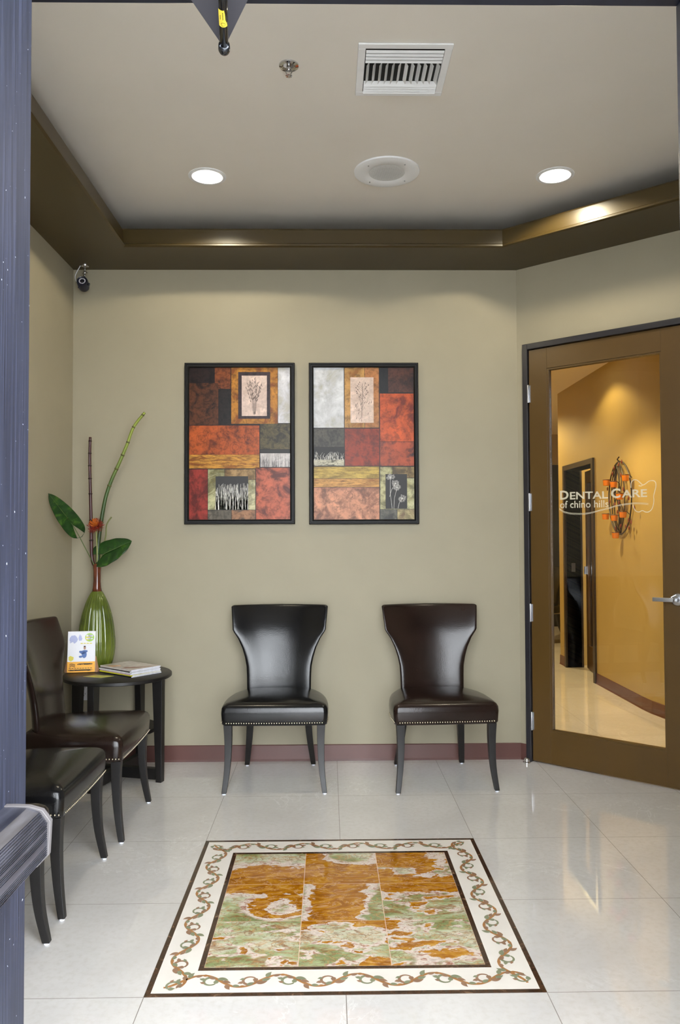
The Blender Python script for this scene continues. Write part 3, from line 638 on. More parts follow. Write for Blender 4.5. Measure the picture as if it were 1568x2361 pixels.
rr = [(1, (847, 92, 1032, 457), mottle((204, 204, 206), (168, 156, 104), 6)), (1, (1034, 92, 1155, 457), mottle((188, 140, 74), (160, 104, 40), 9)), (1, (1155, 92, 1241, 457), mottle((180, 118, 66), (150, 112, 40), 9)), (2, (1068, 152, 1209, 428), mottle((220, 194, 178), (196, 160, 140))),
      (1, (1243, 95, 1295, 248), mottle((24, 22, 22))), (1, (1295, 95, 1450, 245), mottle((82, 48, 36), (48, 28, 24), 12)), (1, (1244, 250, 1450, 540), mottle((196, 84, 34), (130, 44, 24), 7)), (1, (1244, 540, 1450, 686), mottle((168, 76, 44), (64, 42, 44), 7)),
      (1, (847, 460, 1032, 572), mottle((76, 72, 62), (54, 50, 44), 20)), (1, (847, 572, 1032, 686), INKD), (2, (847, 645, 1032, 684), mottle((196, 190, 168), (90, 86, 70), 26, 1)), (1, (1034, 460, 1242, 686), mottle((146, 52, 24), (118, 40, 20), 8)),
      (1, (847, 688, 1240, 760), mottle((190, 160, 74), (166, 134, 54), 8, 1)), (1, (847, 760, 1240, 812), mottle((204, 150, 78), (170, 110, 52), 9, 1)), (1, (847, 812, 1240, 1008), mottle((202, 138, 106), (150, 98, 76), 9)),
      (1, (1243, 690, 1320, 945), mottle((182, 176, 130), (128, 120, 74), 9)), (1, (1320, 690, 1452, 758), mottle((150, 124, 78), (104, 84, 52), 9)), (1, (1320, 758, 1452, 945), mottle((198, 194, 148), (160, 152, 104), 9)), (1, (1243, 945, 1345, 1008), mottle((96, 94, 84), (70, 68, 62), 9)), (1, (1345, 945, 1452, 1008), mottle((176, 160, 116), (140, 116, 86), 9)),
      (2, (1275, 733, 1406, 943), INKD)]
dr_ = [(4, INK, [(1136, 420), (1138, 330), (1143, 250), (1140, 190)], .0022)]
for i in range(26):
    y_ = 195+i*5.5; s_ = 1 if i % 2 else -1; L_ = random.uniform(14, 40)*(1 if i < 14 else .5); x_ = 1140
    dr_.append((4, INK, [(x_, y_+20), (x_+s_*L_*.6, y_+6), (x_+s_*L_, y_-10)], .0010))
    if i < 18: dr_.append((4, INK, [(x_+s_*L_-4, y_-9), (x_+s_*L_, y_-14), (x_+s_*L_+4, y_-9)], [.001, .0055, .001]))
for i in range(14): a_x, a_y = random.uniform(1080, 1195), random.uniform(300, 410); dr_.append((4, INK, [(a_x, a_y), (a_x+3, a_y-7), (a_x+7, a_y-18)], [.0005, .003, .0005]))
dr_ += grass(849, 1030, 650, 596, 60, INKW, 3, .0018, 24)
for cx_, cy_, tx, ty in ((1305, 752, 1315, 940), (1345, 815, 1325, 940), (1375, 880, 1350, 940), (1335, 790, 1300, 870)):
    dr_.append((4, INKW, [(tx, ty), ((tx+cx_)/2-6, (ty+cy_)/2), (cx_, cy_)], .0016))
    for k_ in range(11):
        a = k_*math.tau/11; r_ = random.uniform(12, 24); dr_.append((4, INKW, [(cx_, cy_), (min(cx_+r_*math.cos(a), 1402), cy_+r_*.8*math.sin(a))], .0012)); dr_.append(ring(min(cx_+r_*math.cos(a), 1398), cy_+r_*.8*math.sin(a), 4, INKW, 4, .001))
for x_, y_, r_ in ((1065, 862, 28), (1065, 862, 16), (960, 870, 26), (1165, 855, 30), (1205, 890, 24), (890, 880, 22)): dr_.append(ring(x_, y_, r_, mottle((150, 96, 72)), 3))
for y_ in (768, 778): dr_.append((3, mottle((130, 90, 40)), [(870, y_+4), (1000, y_), (1120, y_+3), (1235, y_-4)], .0011))
painting('framed_painting', on_y(712, 836, PZ), on_y(967, 1208, PZ), (847, 92, 1450, 1008), rr, dr_, 'black-framed abstract collage with a pale flower panel, right of the two paintings')

# ================================================================== CHAIRS
WPROF = [(.43, .188), (.51, .189), (.56, .190), (.615, .193), (.667, .203), (.72, .219), (.777, .245), (.812, .268), (.825, .277), (.87, .281), (.92, .286), (.962, .290)]
def lerp(tab, x):
    for (a, va), (b, vb) in zip(tab, tab[1:]):
        if x <= b: return va+(vb-va)*max(0, (x-a)/(b-a))
    return tab[-1][1]
def back_mb():
    mb = MB(); n = 48; rs = []
    zs = [.43+.532*i/40 for i in range(41)]
    def ringz(z, sh=0, dz=0):
        w_ = lerp(WPROF, z)-sh; yc = .178+.122*((z-.43)/.53)**2.0; th = .052-2*sh*.9-.010*((z-.43)/.53)
        out = []
        for k_ in range(n):
            a = math.tau*k_/n; ca, sa = math.cos(a), math.sin(a); e1 = .42
            x = w_*math.copysign(abs(ca)**e1, ca); o_ = math.copysign(abs(sa)**.75, sa)*th/2
            if sa < 0: o_ -= .006*(1-(x/w_)**2)*math.sin(math.pi*min(1, max(0, (z-.43)/.53)))  # padded front
            out.append((x, yc-.082*(x/.29)**2+o_, z+dz-.006*(x/.29)**2*0))
        return out
    rs = [ringz(z) for z in zs]; rs.append(ringz(.962, .006, .006)); rs.append(ringz(.962, .014, .0085)); rs.append(ringz(.962, .022, .009))
    mb.rings(rs); return mb
def seat_mb():
    mb = MB(); HWS = [(-.272, .272), (-.26, .284), (-.15, .288), (-.05, .282), (.05, .264), (.12, .236), (.18, .205), (.212, .180)]
    def outline(ins):
        pts = []; ys = [-.272+ .484*i/22 for i in range(23)]
        hw_ = [lerp(HWS, y) for y in ys]
        for y, h in zip(ys, hw_): pts.append((h, y))
        L = [(x_, -.272-.006*(1-(x_/.27)**2)) for x_ in [-.26+.52*i/12 for i in range(13)]]
        B_ = [(x_, .212+.008*(1-(x_/.18)**2)) for x_ in [.165-.33*i/8 for i in range(9)]]
        allp = L+pts+B_+[(-x_, y) for x_, y in reversed(pts)]
        c0 = (0, -.03); out = []
        for x_, y in allp:
            out.append((c0[0]+(x_-c0[0])*(1-ins/.27), c0[1]+(y-c0[1])*(1-ins/.25)))
        return out
    lv = [(.012, .364), (.004, .366), (0, .372), (-.002, .40), (-.004, .43), (-.002, .455), (.006, .470), (.020, .480), (.045, .487), (.09, .494), (.15, .499), (.21, .501), (.245, .5015)]
    mb.rings([[(x_, y, z) for x_, y in outline(i_)] for i_, z in lv]); return mb
def nails_mb(k):
    mb = MB(); z = .3815
    if k == 0:
        for i in range(39): x_ = -.258+.516*i/38; mb.ball((x_, -.2785-.0055*(1-(x_/.27)**2), z), .0041, 6, 4, (1, .6, 1))
        return mb
    HW = [(-.26, .284), (-.15, .288), (-.05, .282), (.05, .264), (.12, .236), (.18, .205)]
    for i in range(32): y = -.262+.44*i/31; mb.ball((k*(lerp(HW, y)+.002), y, z), .0041, 6, 4, (.6, 1, 1))
    return mb
def leg_mb(pts, sz):
    mb = MB(); rs = []; P = spline(pts, 5); n = len(P)-1
    for i, p_ in enumerate(P):
        h = (sz[0]+(sz[1]-sz[0])*i/n)/2; rs.append([(p_.x-h, p_.y-h, p_.z), (p_.x+h, p_.y-h, p_.z), (p_.x+h, p_.y+h, p_.z), (p_.x-h, p_.y+h, p_.z)])
    return mb.rings(rs)
BM, SM, NM = back_mb(), seat_mb(), [nails_mb(k) for k in (0, -1, 1)]
def make_chair():
    t = empty('parsons_chair')
    BM.build('backrest', LEAB, t, smooth=True, auto=70); SM.build('seat', LEAB, t, smooth=True, auto=60)
    for q_ in NM: q_.build('nailhead_trim', BRASS, t, smooth=True)
    for s_ in (-1, 1):
        a = leg_mb([(s_*.252, -.244, .366), (s_*.250, -.243, .26), (s_*.255, -.252, .13), (s_*.270, -.272, .008)], (.045, .025)).build('leg', BLACKW, t, bevel=.002)
        MB().lathe([(.009, 0), (.010, .002), (.010, .008)], (s_*.270, -.272, 0), 12).build('glide', FELT, a)
        a = leg_mb([(s_*.168, .150, .400), (s_*.172, .165, .28), (s_*.184, .205, .14), (s_*.200, .262, .008)], (.046, .028)).build('leg', BLACKW, t, bevel=.002)
        MB().lathe([(.009, 0), (.010, .002), (.010, .008)], (s_*.200, .262, 0), 12).build('glide', FELT, a)
    return t
ch0 = make_chair(); first = True
for x, y, rz, col, lab in ((-.294, 4.565, 0, 'b', 'black leather chair with nailhead trim against the back wall, below the left painting'),
                           (.622, 4.562, R(3.5), 'n', 'dark brown leather chair with nailhead trim against the back wall, beside the glass door'),
                           (-1.212, 3.905, R(90), 'n', 'dark brown leather chair against the left wall next to the round table, facing right'),
                           (-1.240, 3.190, R(90), 'b', 'black leather chair against the left wall, between two brown chairs'),
                           (-1.235, 2.480, R(90), 'n', 'dark brown leather chair against the left wall mostly hidden behind the blue door edge'),
                           (2.75, 10.3, R(-70), 'h', 'black leather chair far down the hallway seen through the glass door')):
    c = ch0 if first else dup(ch0); first = False
    c.location = (x, y, 0); c.rotation_euler = (0, 0, rz); tag(c, lab, 'chair', 'leather parsons chairs')
    if col == 'n':
        for o in c.children:
            if o.name.startswith(('seat', 'backrest')) and 'rail' not in o.name:
                o.data = o.data.copy(); o.data.materials[0] = LEAN

# ================================================================== SIDE TABLE
TC = Vector((-1.215, 4.600, 0)); TZ = .600; TR = .305
tb = empty('round_side_table', TC, 0, 'small round black wood side table in the corner', 'side table')
MB().lathe([(TR-.004, TZ-.022), (TR, TZ-.019), (TR, TZ-.004), (TR-.005, TZ)], n=72).build('tabletop', BLACKW, tb, smooth=True, auto=40)
MB().lathe([(.225, .275), (.227, .278), (.227, .292), (.225, .295)], n=48).build('shelf', BLACKW, tb, smooth=True, auto=40)
for i in range(4):
    a = R(-15+90*i); e1 = Vector((math.cos(a), math.sin(a), 0)); e2 = Vector((-e1.y, e1.x, 0)); m_ = MB()
    rs = []
    for z, r0, r1 in ((0, .250, .284), (.1, .246, .285), (.578, .226, .287)):
        rs.append([e1*r_+e2*s_+Vector((0, 0, z)) for r_, s_ in ((r0, -.02), (r1, -.02), (r1, .02), (r0, .02))])
    m_.rings(rs).build('leg', BLACKW, tb, bevel=.002)
for i in range(2):
    a = R(-15+90*i); e1 = Vector((math.cos(a), math.sin(a), 0)); e2 = Vector((-e1.y, e1.x, 0)); m_ = MB()
    z0, z1 = (.015, .075) if i == 0 else (.0152, .0748)
    m_.rings([[e1*r_+e2*s_+Vector((0, 0, z)) for s_, z in ((-.019, z0), (.019, z0), (.019, z1), (-.019, z1))] for r_ in (-.246, .246)]).build('stretcher', BLACKW, tb)
# vase on the table
VP = Vector((-1.388, 4.775, TZ)); vs = empty('ribbed_vase', VP, 0, 'tall ribbed green ceramic vase with a brown neck on the round table', 'vase')
def green_glaze():
    t = NT('green_glaze'); f = t.noise(t.coord((1, 1, .3)), 14, 4); t.l(t.ramp(f, [(.3, s2l((58, 72, 22))), (.7, s2l((104, 116, 40)))]), t.b.inputs['Base Color']); t.set(rough=.12, coat=.6); return t.m
m_ = MB(); prof_ = [(.068, 0), (.080, .004), (.096, .05), (.106, .10), (.109, .15), (.106, .20), (.098, .27), (.084, .335), (.066, .39), (.048, .43), (.036, .452), (.031, .460)]
PP = [(p_.x, p_.y) for p_ in spline([(a, b, 0) for a, b in prof_], 4)]
n = 132; rs = []
for r_, z in PP:
    q_ = min(1, max(0, (.460-z)/.05))*min(1, z/.02+.3)
    rs.append([((r_-.006*q_*(1-abs(math.sin(11*math.tau*k_/n)))**2.5)*math.cos(math.tau*k_/n), (r_-.006*q_*(1-abs(math.sin(11*math.tau*k_/n)))**2.5)*math.sin(math.tau*k_/n), z) for k_ in range(n)])
m_.rings(rs).build('body', green_glaze(), vs, smooth=True)
t_ = NT('brown_glaze'); t_.l(t_.ramp(t_.noise(t_.coord((1, 1, .4)), 20), [(.3, s2l((66, 26, 14))), (.7, s2l((112, 54, 30)))]), t_.b.inputs['Base Color']); t_.set(rough=.15, coat=.5)
MB().lathe([(.0315, .456), (.025, .48), (.022, .52), (.0225, .58), (.025, .615), (.026, .623), (.023, .625), (.019, .62), (.017, .58), (.001, .578)], n=32).build('neck', t_.m, vs, smooth=True)
VY = VP.y; NK = VP+Vector((0, 0, .60))
def vp(px, py, dy=0): return on_y(px, py, VY+dy)
def stalk(name, pts, r0, r1, m, label, cat, nodes=(), nmat=None):
    P = spline(pts, 8); nn_ = len(P)-1; mb = MB(); mb.tube(P, [r0+(r1-r0)*i/nn_ for i in range(nn_+1)], 10); mats = [m]
    for nd in nodes:
        i = min(nn_-1, int(nd*nn_)); p_ = P[i]; d = (P[i+1]-P[i]).normalized(); r_ = r0+(r1-r0)*nd
        mb.m = 1 if nmat else 0; mb.tube([p_-d*.004, p_-d*.001, p_+d*.002, p_+d*.005], [r_*1.02, r_*1.3, r_*1.28, r_*1.02], 10)
    if nmat: mats.append(nmat)
    return tag(mb.build(name, mats, None, smooth=True), label, cat)
DKB = mat('maroon_cane', (64, 30, 30), .3, vary=.3, vscale=18); DKN = mat('cane_node', (44, 22, 24), .4)
stalk('bamboo_stalk', [NK+Vector((-.006, 0, 0)), vp(212, 1285), vp(210, 1200), vp(208, 1120), vp(207, 1060), vp(208, 1008)], .0108, .0082, DKB, 'straight dark maroon bamboo stalk standing in the green vase', 'bamboo', [.3, .42, .55, .66, .76, .86, .95], DKN)
tg = NT('green_cane'); tc_ = tg.n('ShaderNodeTexCoord'); sx_ = tg.n('ShaderNodeSeparateXYZ'); tg.l(tc_.outputs['Object'], sx_.inputs[0]); mr_ = tg.n('ShaderNodeMapRange'); mr_.inputs[1].default_value = 1.25; mr_.inputs[2].default_value = 2.15; tg.l(sx_.outputs[2], mr_.inputs[0])
tg.l(tg.ramp(mr_.outputs[0], [(.2, s2l((44, 62, 32))), (.5, s2l((66, 92, 40))), (.8, s2l((132, 146, 52)))]), tg.b.inputs['Base Color']); tg.set(rough=.4)
stalk('bamboo_stalk', [NK+Vector((.006, .002, 0)), vp(226, 1265), vp(233, 1205), vp(243, 1150), vp(256, 1110), vp(276, 1065), vp(293, 1025), vp(308, 985), vp(334, 951)], .0128, .0078, tg.m, 'tall curved green bamboo stalk leaning right out of the green vase', 'bamboo', [.25, .47, .58, .68, .78, .88, .97], mat('green_cane_node', (86, 84, 40), .5))
stalk('cut_stem', [NK+Vector((.008, -.006, 0)), vp(236, 1270), vp(244, 1235), vp(246, 1210), vp(257, 1192)], .0045, .0042, mat('olive_stem', (104, 108, 58), .5), 'short bent olive-green stem in the vase just above the lower leaf', 'stem')
def leaf_thing(base, join, tip, lobes, width, label, up, nrm):
    t = empty('arrowhead_leaf', base, 0, label, 'leaf', 'broad green leaves in the vase')
    J = Vector(join)-base; T = Vector(tip)-base; ax = T-J; L = ax.length; ax.normalize(); nz = Vector(nrm).normalized(); sd = ax.cross(nz).normalized(); nz = sd.cross(ax)
    tl_ = NT('leaf_green'); 
    f = tl_.noise(tl_.coord(), 26, 5, .6, .6); tl_.l(tl_.ramp(f, [(.3, s2l((16, 40, 14))), (.55, s2l((32, 68, 22))), (.8, s2l((88, 122, 34)))]), tl_.b.inputs['Base Color']); tl_.set(rough=.3, spec=.5)
    mb = MB(); NU, NV = 26, 8
    for s_ in (-1, 1):
        g = []
        for i in range(NU+1):
            t0 = -lobes+(1+lobes)*i/NU; row = []
            if t0 >= 0: w_ = width*max(0, 1-t0**2.1)**.72; inn = 0
            else: q_ = -t0/lobes; w_ = width*math.sqrt(max(0, 1-q_**3))*(1-.12*q_); inn = min(w_*.85, width*.5*q_**.8)
            for j in range(NV+1):
                b_ = inn+(w_-inn)*j/NV
                h_ = .10*b_*(1-b_/width*.5)+.016*math.sin(t0*2.4)*0+.003*math.sin(t0*17+j*.6)*(j/NV)-.05*L*t0*t0*.6
                row.append(J+ax*(t0*L)+sd*(s_*b_)+nz*h_)
            g.append([mb.vert(p_) for p_ in row])
        for a, b in zip(g, g[1:]):
            for j in range(NV): mb.face((a[j], a[j+1], b[j+1], b[j]) if s_ > 0 else (a[j+1], a[j], b[j], b[j+1]))
    o = mb.build('leaf_blade', tl_.m, t, smooth=True); so_ = o.modifiers.new('s', 'SOLIDIFY'); so_.thickness = .0012
    PET = mat('pale_petiole', (86, 104, 58), .5); m2 = MB()
    P = spline([Vector((0, 0, 0)), J*.5+Vector(up), J, J+ax*L*.5-nz*.0+nz*(-.0075*L*.0), J+ax*L*.97-nz*(.03*L)], 6); nn_ = len(P)-1
    m2.tube([p_+nz*.0012 for p_ in P], [.0032*(1-.75*i/nn_) for i in range(nn_+1)], 8); m2.build('leaf_stem', PET, t, smooth=True); return t
leaf_thing(NK+Vector((-.008, -.004, 0)), on_y(168, 1211, 4.62), on_y(113, 1139, 4.43), .40, .056, 'long green arrow-shaped leaf reaching up left from the vase', (.012, 0, -.02), (.25, -1, .15))
leaf_thing(NK+Vector((.008, -.008, 0)), vp(238, 1279, -.02), vp(303, 1247, -.05), .42, .074, 'broad green arrow-shaped leaf drooping right beside the vase neck', (0, 0, -.01), (.05, -1, .35))
pf = vp(221, 1215, -.03); ft = empty('pincushion_flower', NK+Vector((0, -.006, 0)), 0, 'spiky orange-red pincushion flower in the middle of the vase arrangement', 'flower')
h0 = pf-ft.location; m_ = MB(); m_.tube(spline([Vector((0, 0, 0)), h0*.5+Vector((.004, 0, 0)), h0], 6), .004, 8); m_.build('stem', mat('yellow_green_stem', (140, 146, 84), .5), ft, smooth=True)
m_ = MB(); rnd = random.Random(3)
fd = Vector((-.05, -.75, .65)).normalized()
for i in range(210):
    d = Vector((rnd.gauss(0, 1), rnd.gauss(0, 1), rnd.gauss(0, 1))).normalized()
    if d.dot(fd) < -.25: d = -d
    L_ = .050*rnd.uniform(.8, 1.05); s_ = d.cross(Vector((.3, .2, 1))).normalized()*rnd.uniform(-.012, .012)
    c_ = d.dot(fd); m_.m = 1 if c_ > .78 else 0
    m_.tube([h0+d*.008, h0+d*L_*.6+s_*.2, h0+d*L_*.92+s_*.7, h0+d*L_+s_*1.3+fd*.004], [.0013, .0011, .0011, .0016], 4)
m_.ball(h0, .016, 12, 8); m_.build('petals', [mat('red_orange_petal', (140, 40, 20), .5), mat('orange_petal', (208, 112, 34), .5)], ft)
# brochure holder, card, magazines
bl, brr = on_z(157, 1551, TZ), on_z(221, 1549, TZ)
bw = (brr-bl).length; bhh = .232; cen_ = (bl+brr)/2-Vector((0, .022, 0))
bd = brr-bl; rz = math.atan2(bd.y, bd.x)
bt = empty('brochure_holder', (cen_.x, cen_.y, TZ), rz, 'white and orange pass leaflets in a kraft stand on the round table', 'brochure')
PAPER = mat('white_paper', (236, 236, 242), .5); ORG = mat('orange_print', (246, 178, 62), .5); KRAFT = mat('kraft_card', (170, 128, 96), .7)
tilt = .03
def btr(x, y, l_=0): return (x, -.0008*l_+tilt*y/.23+.004, y+.003)
def brect(mb, x0, y0, x1, y1, l_): mb.quad(btr(x0, y0, l_), btr(x1, y0, l_), btr(x1, y1, l_), btr(x0, y1, l_))
m_ = MB(); h2 = bw/2
m_.rings([[btr(-h2, y, 0), btr(h2, y, 0), tuple(Vector(btr(h2, y, 0))+Vector((0, .012, 0))), tuple(Vector(btr(-h2, y, 0))+Vector((0, .012, 0)))] for y in (0, bhh)])
m_.build('leaflet_stack', PAPER, bt)
m_ = MB(); m_.prism([(-h2-.012, .017), (h2+.012, .017), (h2+.02, .03), (-h2-.02, .03)], .001, .008)
for s_ in (-1, 1): m_.rings([[(s_*(h2+.006), .017, .0), (s_*(h2+.022), .032, .0), (s_*(h2+.019), .032, .0), (s_*(h2+.002), .017, .0)], [(s_*(h2+.001), .025, .09), (s_*(h2+.004), .030, .09), (s_*(h2+.001), .030, .09), (s_*(h2-.002), .025, .09)]])
m_.build('stand', KRAFT, bt)
mats = [PAPER, ORG, mat('print_ink', (58, 44, 40), .5), mat('print_blue', (86, 116, 176), .5), mat('print_green', (168, 206, 96), .5), mat('print_yellow', (226, 214, 96), .5), mat('print_lilac', (178, 184, 220), .5), mat('skin_print', (176, 140, 120), .5)]
m_ = MB(); m_.m = 1; brect(m_, -h2, 0, h2, .060, 1); m_.m = 2
add_text(m_, '909 625-2060', -h2+.056, .042, .02, lambda x, y: btr(x, y, 2), width=bw*.55, hscale=.009, bold=.01)
for k_ in range(9): brect(m_, -h2+.010+k_*bw*.095, .0215, -h2+.010+k_*bw*.095+bw*.07, .0245, 2)
add_text(m_, 'Good for 1 FREE Class', -h2+.006, .007, .02, lambda x, y: btr(x, y, 2), width=bw*.90, hscale=.009, bold=.012)
for k_ in range(3): ribbon(m_, [(-h2+.012, .030+k_*.008), (-h2+.025, .037+k_*.006), (-h2+.044, .030+k_*.007)], .003, tr=lambda a, b, c: btr(a, b, 2))
def blob(mb, cx_, cy_, rx_, ry_, l_, n_=18, jit=0): mb.face([mb.vert(btr(cx_+rx_*math.cos(math.tau*k/n_)*(1+jit*rnd.uniform(-1, 1)), cy_+ry_*math.sin(math.tau*k/n_)*(1+jit*rnd.uniform(-1, 1)), l_)) for k in range(n_)])
m_.m = 4; blob(m_, h2-.033, bhh-.035, .026, .024, 1); m_.m = 5; blob(m_, h2-.044, bhh-.038, .012, .014, 2); blob(m_, -h2+.02, .078, .016, .014, 1, 12, .3)
m_.m = 0; add_text(m_, 'FREE', h2-.052, bhh-.031, .02, lambda x, y: btr(x, y, 3), width=.038, hscale=.011, bold=.02); add_text(m_, 'PASS', h2-.052, bhh-.047, .02, lambda x, y: btr(x, y, 3), width=.038, hscale=.011, bold=.02)
m_.m = 3
ribbon(m_, [(-.012, .118), (.004, .112), (.018, .116), (.034, .12)], [.008, .02, .02, .008], tr=lambda a, b, c: btr(a, b, 2)); blob(m_, .016, .100, .014, .02, 2); blob(m_, -.004, .088, .010, .006, 2)
m_.m = 7; blob(m_, .018, .138, .0065, .010, 2); m_.m = 2; blob(m_, .018, .146, .006, .004, 3); m_.m = 6
blob(m_, -.045, bhh-.045, .02, .022, 1, 14, .4); blob(m_, -.008, bhh-.04, .009, .018, 1, 14, .4); ribbon(m_, [(-.065, bhh-.065), (-.05, bhh-.05), (-.04, bhh-.03)], .004, tr=lambda a, b, c: btr(a, b, 2))
m_.m = 5
for k_ in range(4): brect(m_, -.006+k_*.017, bhh-.071, .007+k_*.017, bhh-.066, 2)
m_.build('front_print', mats, bt)
q0, q1 = on_z(187, 1559, TZ+.001), on_z(245, 1567, TZ+.001)
cp = on_z(227, 1560, TZ)
cd_ = empty('leaflet_card', (cp.x, cp.y, TZ), R(8), 'small yellow-green leaflet lying flat at the front of the round table', 'leaflet')
MB().prism([(-.085, .012), (.02, -.05), (.085, -.002), (-.02, .055)], .0, .0015).build('card', mat('card_olive', (180, 172, 96), .4), cd_)
m_ = MB()
for k_ in range(3): x0 = -.05+k_*.035; m_.quad((x0, .0-.01*k_, .0017), (x0+.03, -.02-.0*k_, .0017), (x0+.055, .0, .0017), (x0+.02, .02, .0017))
m_.build('card_print', mat('card_print_green', (212, 214, 70), .4), cd_)
fc = on_z(308, 1563, TZ); lc = on_z(226, 1548, TZ); rc_ = on_z(376, 1551, TZ)
ml = (lc+rc_)/2; e1 = (rc_-fc).normalized(); e1.z = 0
rzm = math.atan2(rc_.y-fc.y, rc_.x-fc.x)
MG = [(.212, .300, .006, 'black-bordered magazine at the bottom of the stack on the round table', (30, 34, 44), 0), (.205, .295, .006, 'magazine with a yellow masthead second from the bottom of the stack', (220, 214, 40), 1.5),
      (.208, .290, .007, 'magazine with a pale pink cover edge third from the bottom of the stack', (206, 180, 190), -1), (.206, .296, .007, 'white-covered magazine in the middle of the stack, below the two topmost', (226, 226, 228), 1),
      (.205, .285, .006, 'dark-covered magazine second from the top of the stack', (70, 62, 66), -2), (.206, .288, .008, 'topmost magazine on the stack with a photograph of a red-brown figure on its cover', (206, 198, 192), 0)]
z = TZ; MX = Vector((-1.150, 4.625, 0)); 
ax1 = math.radians(51)
for i, (w_, h_, th, lab, cc_, jit) in enumerate(MG):
    t = empty('magazine', (MX.x+rnd.uniform(-.002, .002), MX.y+rnd.uniform(-.002, .002), z+.0002*i), ax1+R(jit), lab, 'magazine', 'magazines stacked on the round table')
    MB().box(-w_/2+.001, w_/2-.001, -h_/2+.001, h_/2-.001, .0004, th-.0004).build('pages', mat('magazine_pages', (214, 216, 224), .5, vary=.1, vscale=60), t)
    m_ = MB(); m_.box(-w_/2-.0005, w_/2, -h_/2, h_/2, th-.0004, th); m_.box(-w_/2-.0005, w_/2, -h_/2, h_/2, 0, .0004); m_.box(-w_/2-.001, -w_/2, -h_/2, h_/2, 0, th)
    m_.build('cover', mat('magazine_cover_%d' % i, cc_, .25, vary=.15, vscale=30), t)
    if i == 5:
        m_ = MB(); m_.m = 0; m_.prism([(-.095, -.05), (-.06, -.09), (.0, -.105), (.05, -.125), (.06, -.115), (-.02, -.075), (-.06, -.03)], th, th+.0003); m_.m = 1; m_.prism([(-.098, .04), (-.05, .02), (-.03, .06), (-.09, .1)], th, th+.0003); m_.build('cover_picture', [mat('cover_red_brown', (128, 62, 46), .3), mat('cover_tan', (196, 150, 110), .3)], t)
    z += th
# wall outlet behind the table
ot = empty('wall_outlet', (-1.508, BACK, .437), 0, 'white double electrical outlet on the back wall behind the round table', 'outlet')
MB().box(-.035, .035, -.005, -.0003, -.057, .057).build('cover_plate', WHITEP, ot, bevel=.0015)
for dz in (-.02, .02):
    a = MB().box(-.017, .017, -.0075, -.005, dz-.014, dz+.014).build('socket', WHITEP, ot, bevel=.002)
    m_ = MB(); m_.box(-.008, -.006, -.0079, -.0074, dz-.002, dz+.007); m_.box(.006, .008, -.0079, -.0074, dz-.002, dz+.007); m_.box(-.002, .002, -.0079, -.0074, dz-.010, dz-.006); m_.build('slot', DARKI, a)  # dark blocks stand in for the shaded slot holes
# door stop on the floor
p = on_z(1215, 1758, 0); ds = empty('door_stop', (p.x, p.y, 0), 0, 'small chrome dome door stop on the floor at the glass door hinge', 'door stop')
MB().lathe([(.024, 0), (.024, .005), (.018, .008), (.018, .022), (.012, .029), (.001, .031)], n=24).build('dome', CHROME, ds, smooth=True, auto=40)

# ================================================================== HALLWAY SCONCE
sc_ = empty('candle_sconce', (HX, 6.77, 1.70), 0, 'oval black wire wall sconce with orange tealight cups in the hallway behind the glass door', 'wall sconce')
IRON = mat('dark_iron_wire', (40, 28, 24), .45); m_ = MB()
def oval(ry, rz_, x, n_=36): return [(x, -.09+ry*math.cos(math.tau*k/n_), rz_*math.sin(math.tau*k/n_)) for k in range(n_+1)]
m_.tube(oval(.26, .31, -.02), .006, 6); m_.tube(oval(.15, .29, -.035), .0045, 6); m_.tube(oval(.06, .27, -.045), .0045, 6)
for i in range(8):
    y0 = rnd.uniform(-.15, .15); m_.tube(spline([(-.02, y0*.2-.09, -.30), (-.04, y0*1.4-.09, -.1), (-.05, -y0*1.3-.09, .1), (-.02, y0*.1-.09, .31)], 6), .0035, 5)
m_.tube([(-.02, -.09, .30), (-.03, -.07, .33), (-.03, -.11, .345)], .006, 6); m_.build('wire_frame', IRON, sc_)
to = NT('amber_glass'); to.set(col=s2l((236, 132, 24)), rough=.2, ec=s2l((255, 110, 20)), es=.0, spec=.6); AMB = to.m
def scp(X, Y):  # crop pixel -> local point on the sconce plane
    q_ = on_x(1270+X/5.262, 1030+Y/5.262, HX-.07); return q_-Vector((HX, 6.77, 1.70))
for X, Y in ((675, 435), (762, 455), (905, 375), (835, 600), (665, 845), (770, 860), (875, 820), (785, 1072)):
    q_ = scp(X, Y); cup = MB().lathe([(.022, -.028), (.026, -.024), (.030, .022), (.032, .026), (.027, .026), (.022, -.018), (.001, -.02)], tuple(q_), 16).build('candle_cup', AMB, sc_, smooth=True, auto=50)
    MB().tube([(q_.x+.03*math.cos(a), q_.y+.03*math.sin(a), q_.z+.022) for a in [k_*math.tau/16 for k_ in range(17)]]+[(q_.x+.035, q_.y, q_.z+.02), (q_.x+.055, q_.y, q_.z)], .003, 5).build('cup_ring', IRON, cup)
RL = mat('maroon_leaf', (112, 38, 26), .35)
for X, Y in ((740, 260), (720, 325), (820, 345), (660, 510), (850, 515), (915, 625), (800, 680), (750, 700), (985, 740), (780, 790), (915, 890), (945, 915), (880, 965), (920, 985), (820, 960), (760, 990), (690, 665), (795, 215), (830, 180)):
    q_ = scp(X, Y); MB().ball(tuple(q_+Vector((.02, 0, 0))), .014, 8, 6, (.35, .9, 1.3)).build('metal_leaf', RL, sc_, smooth=True)

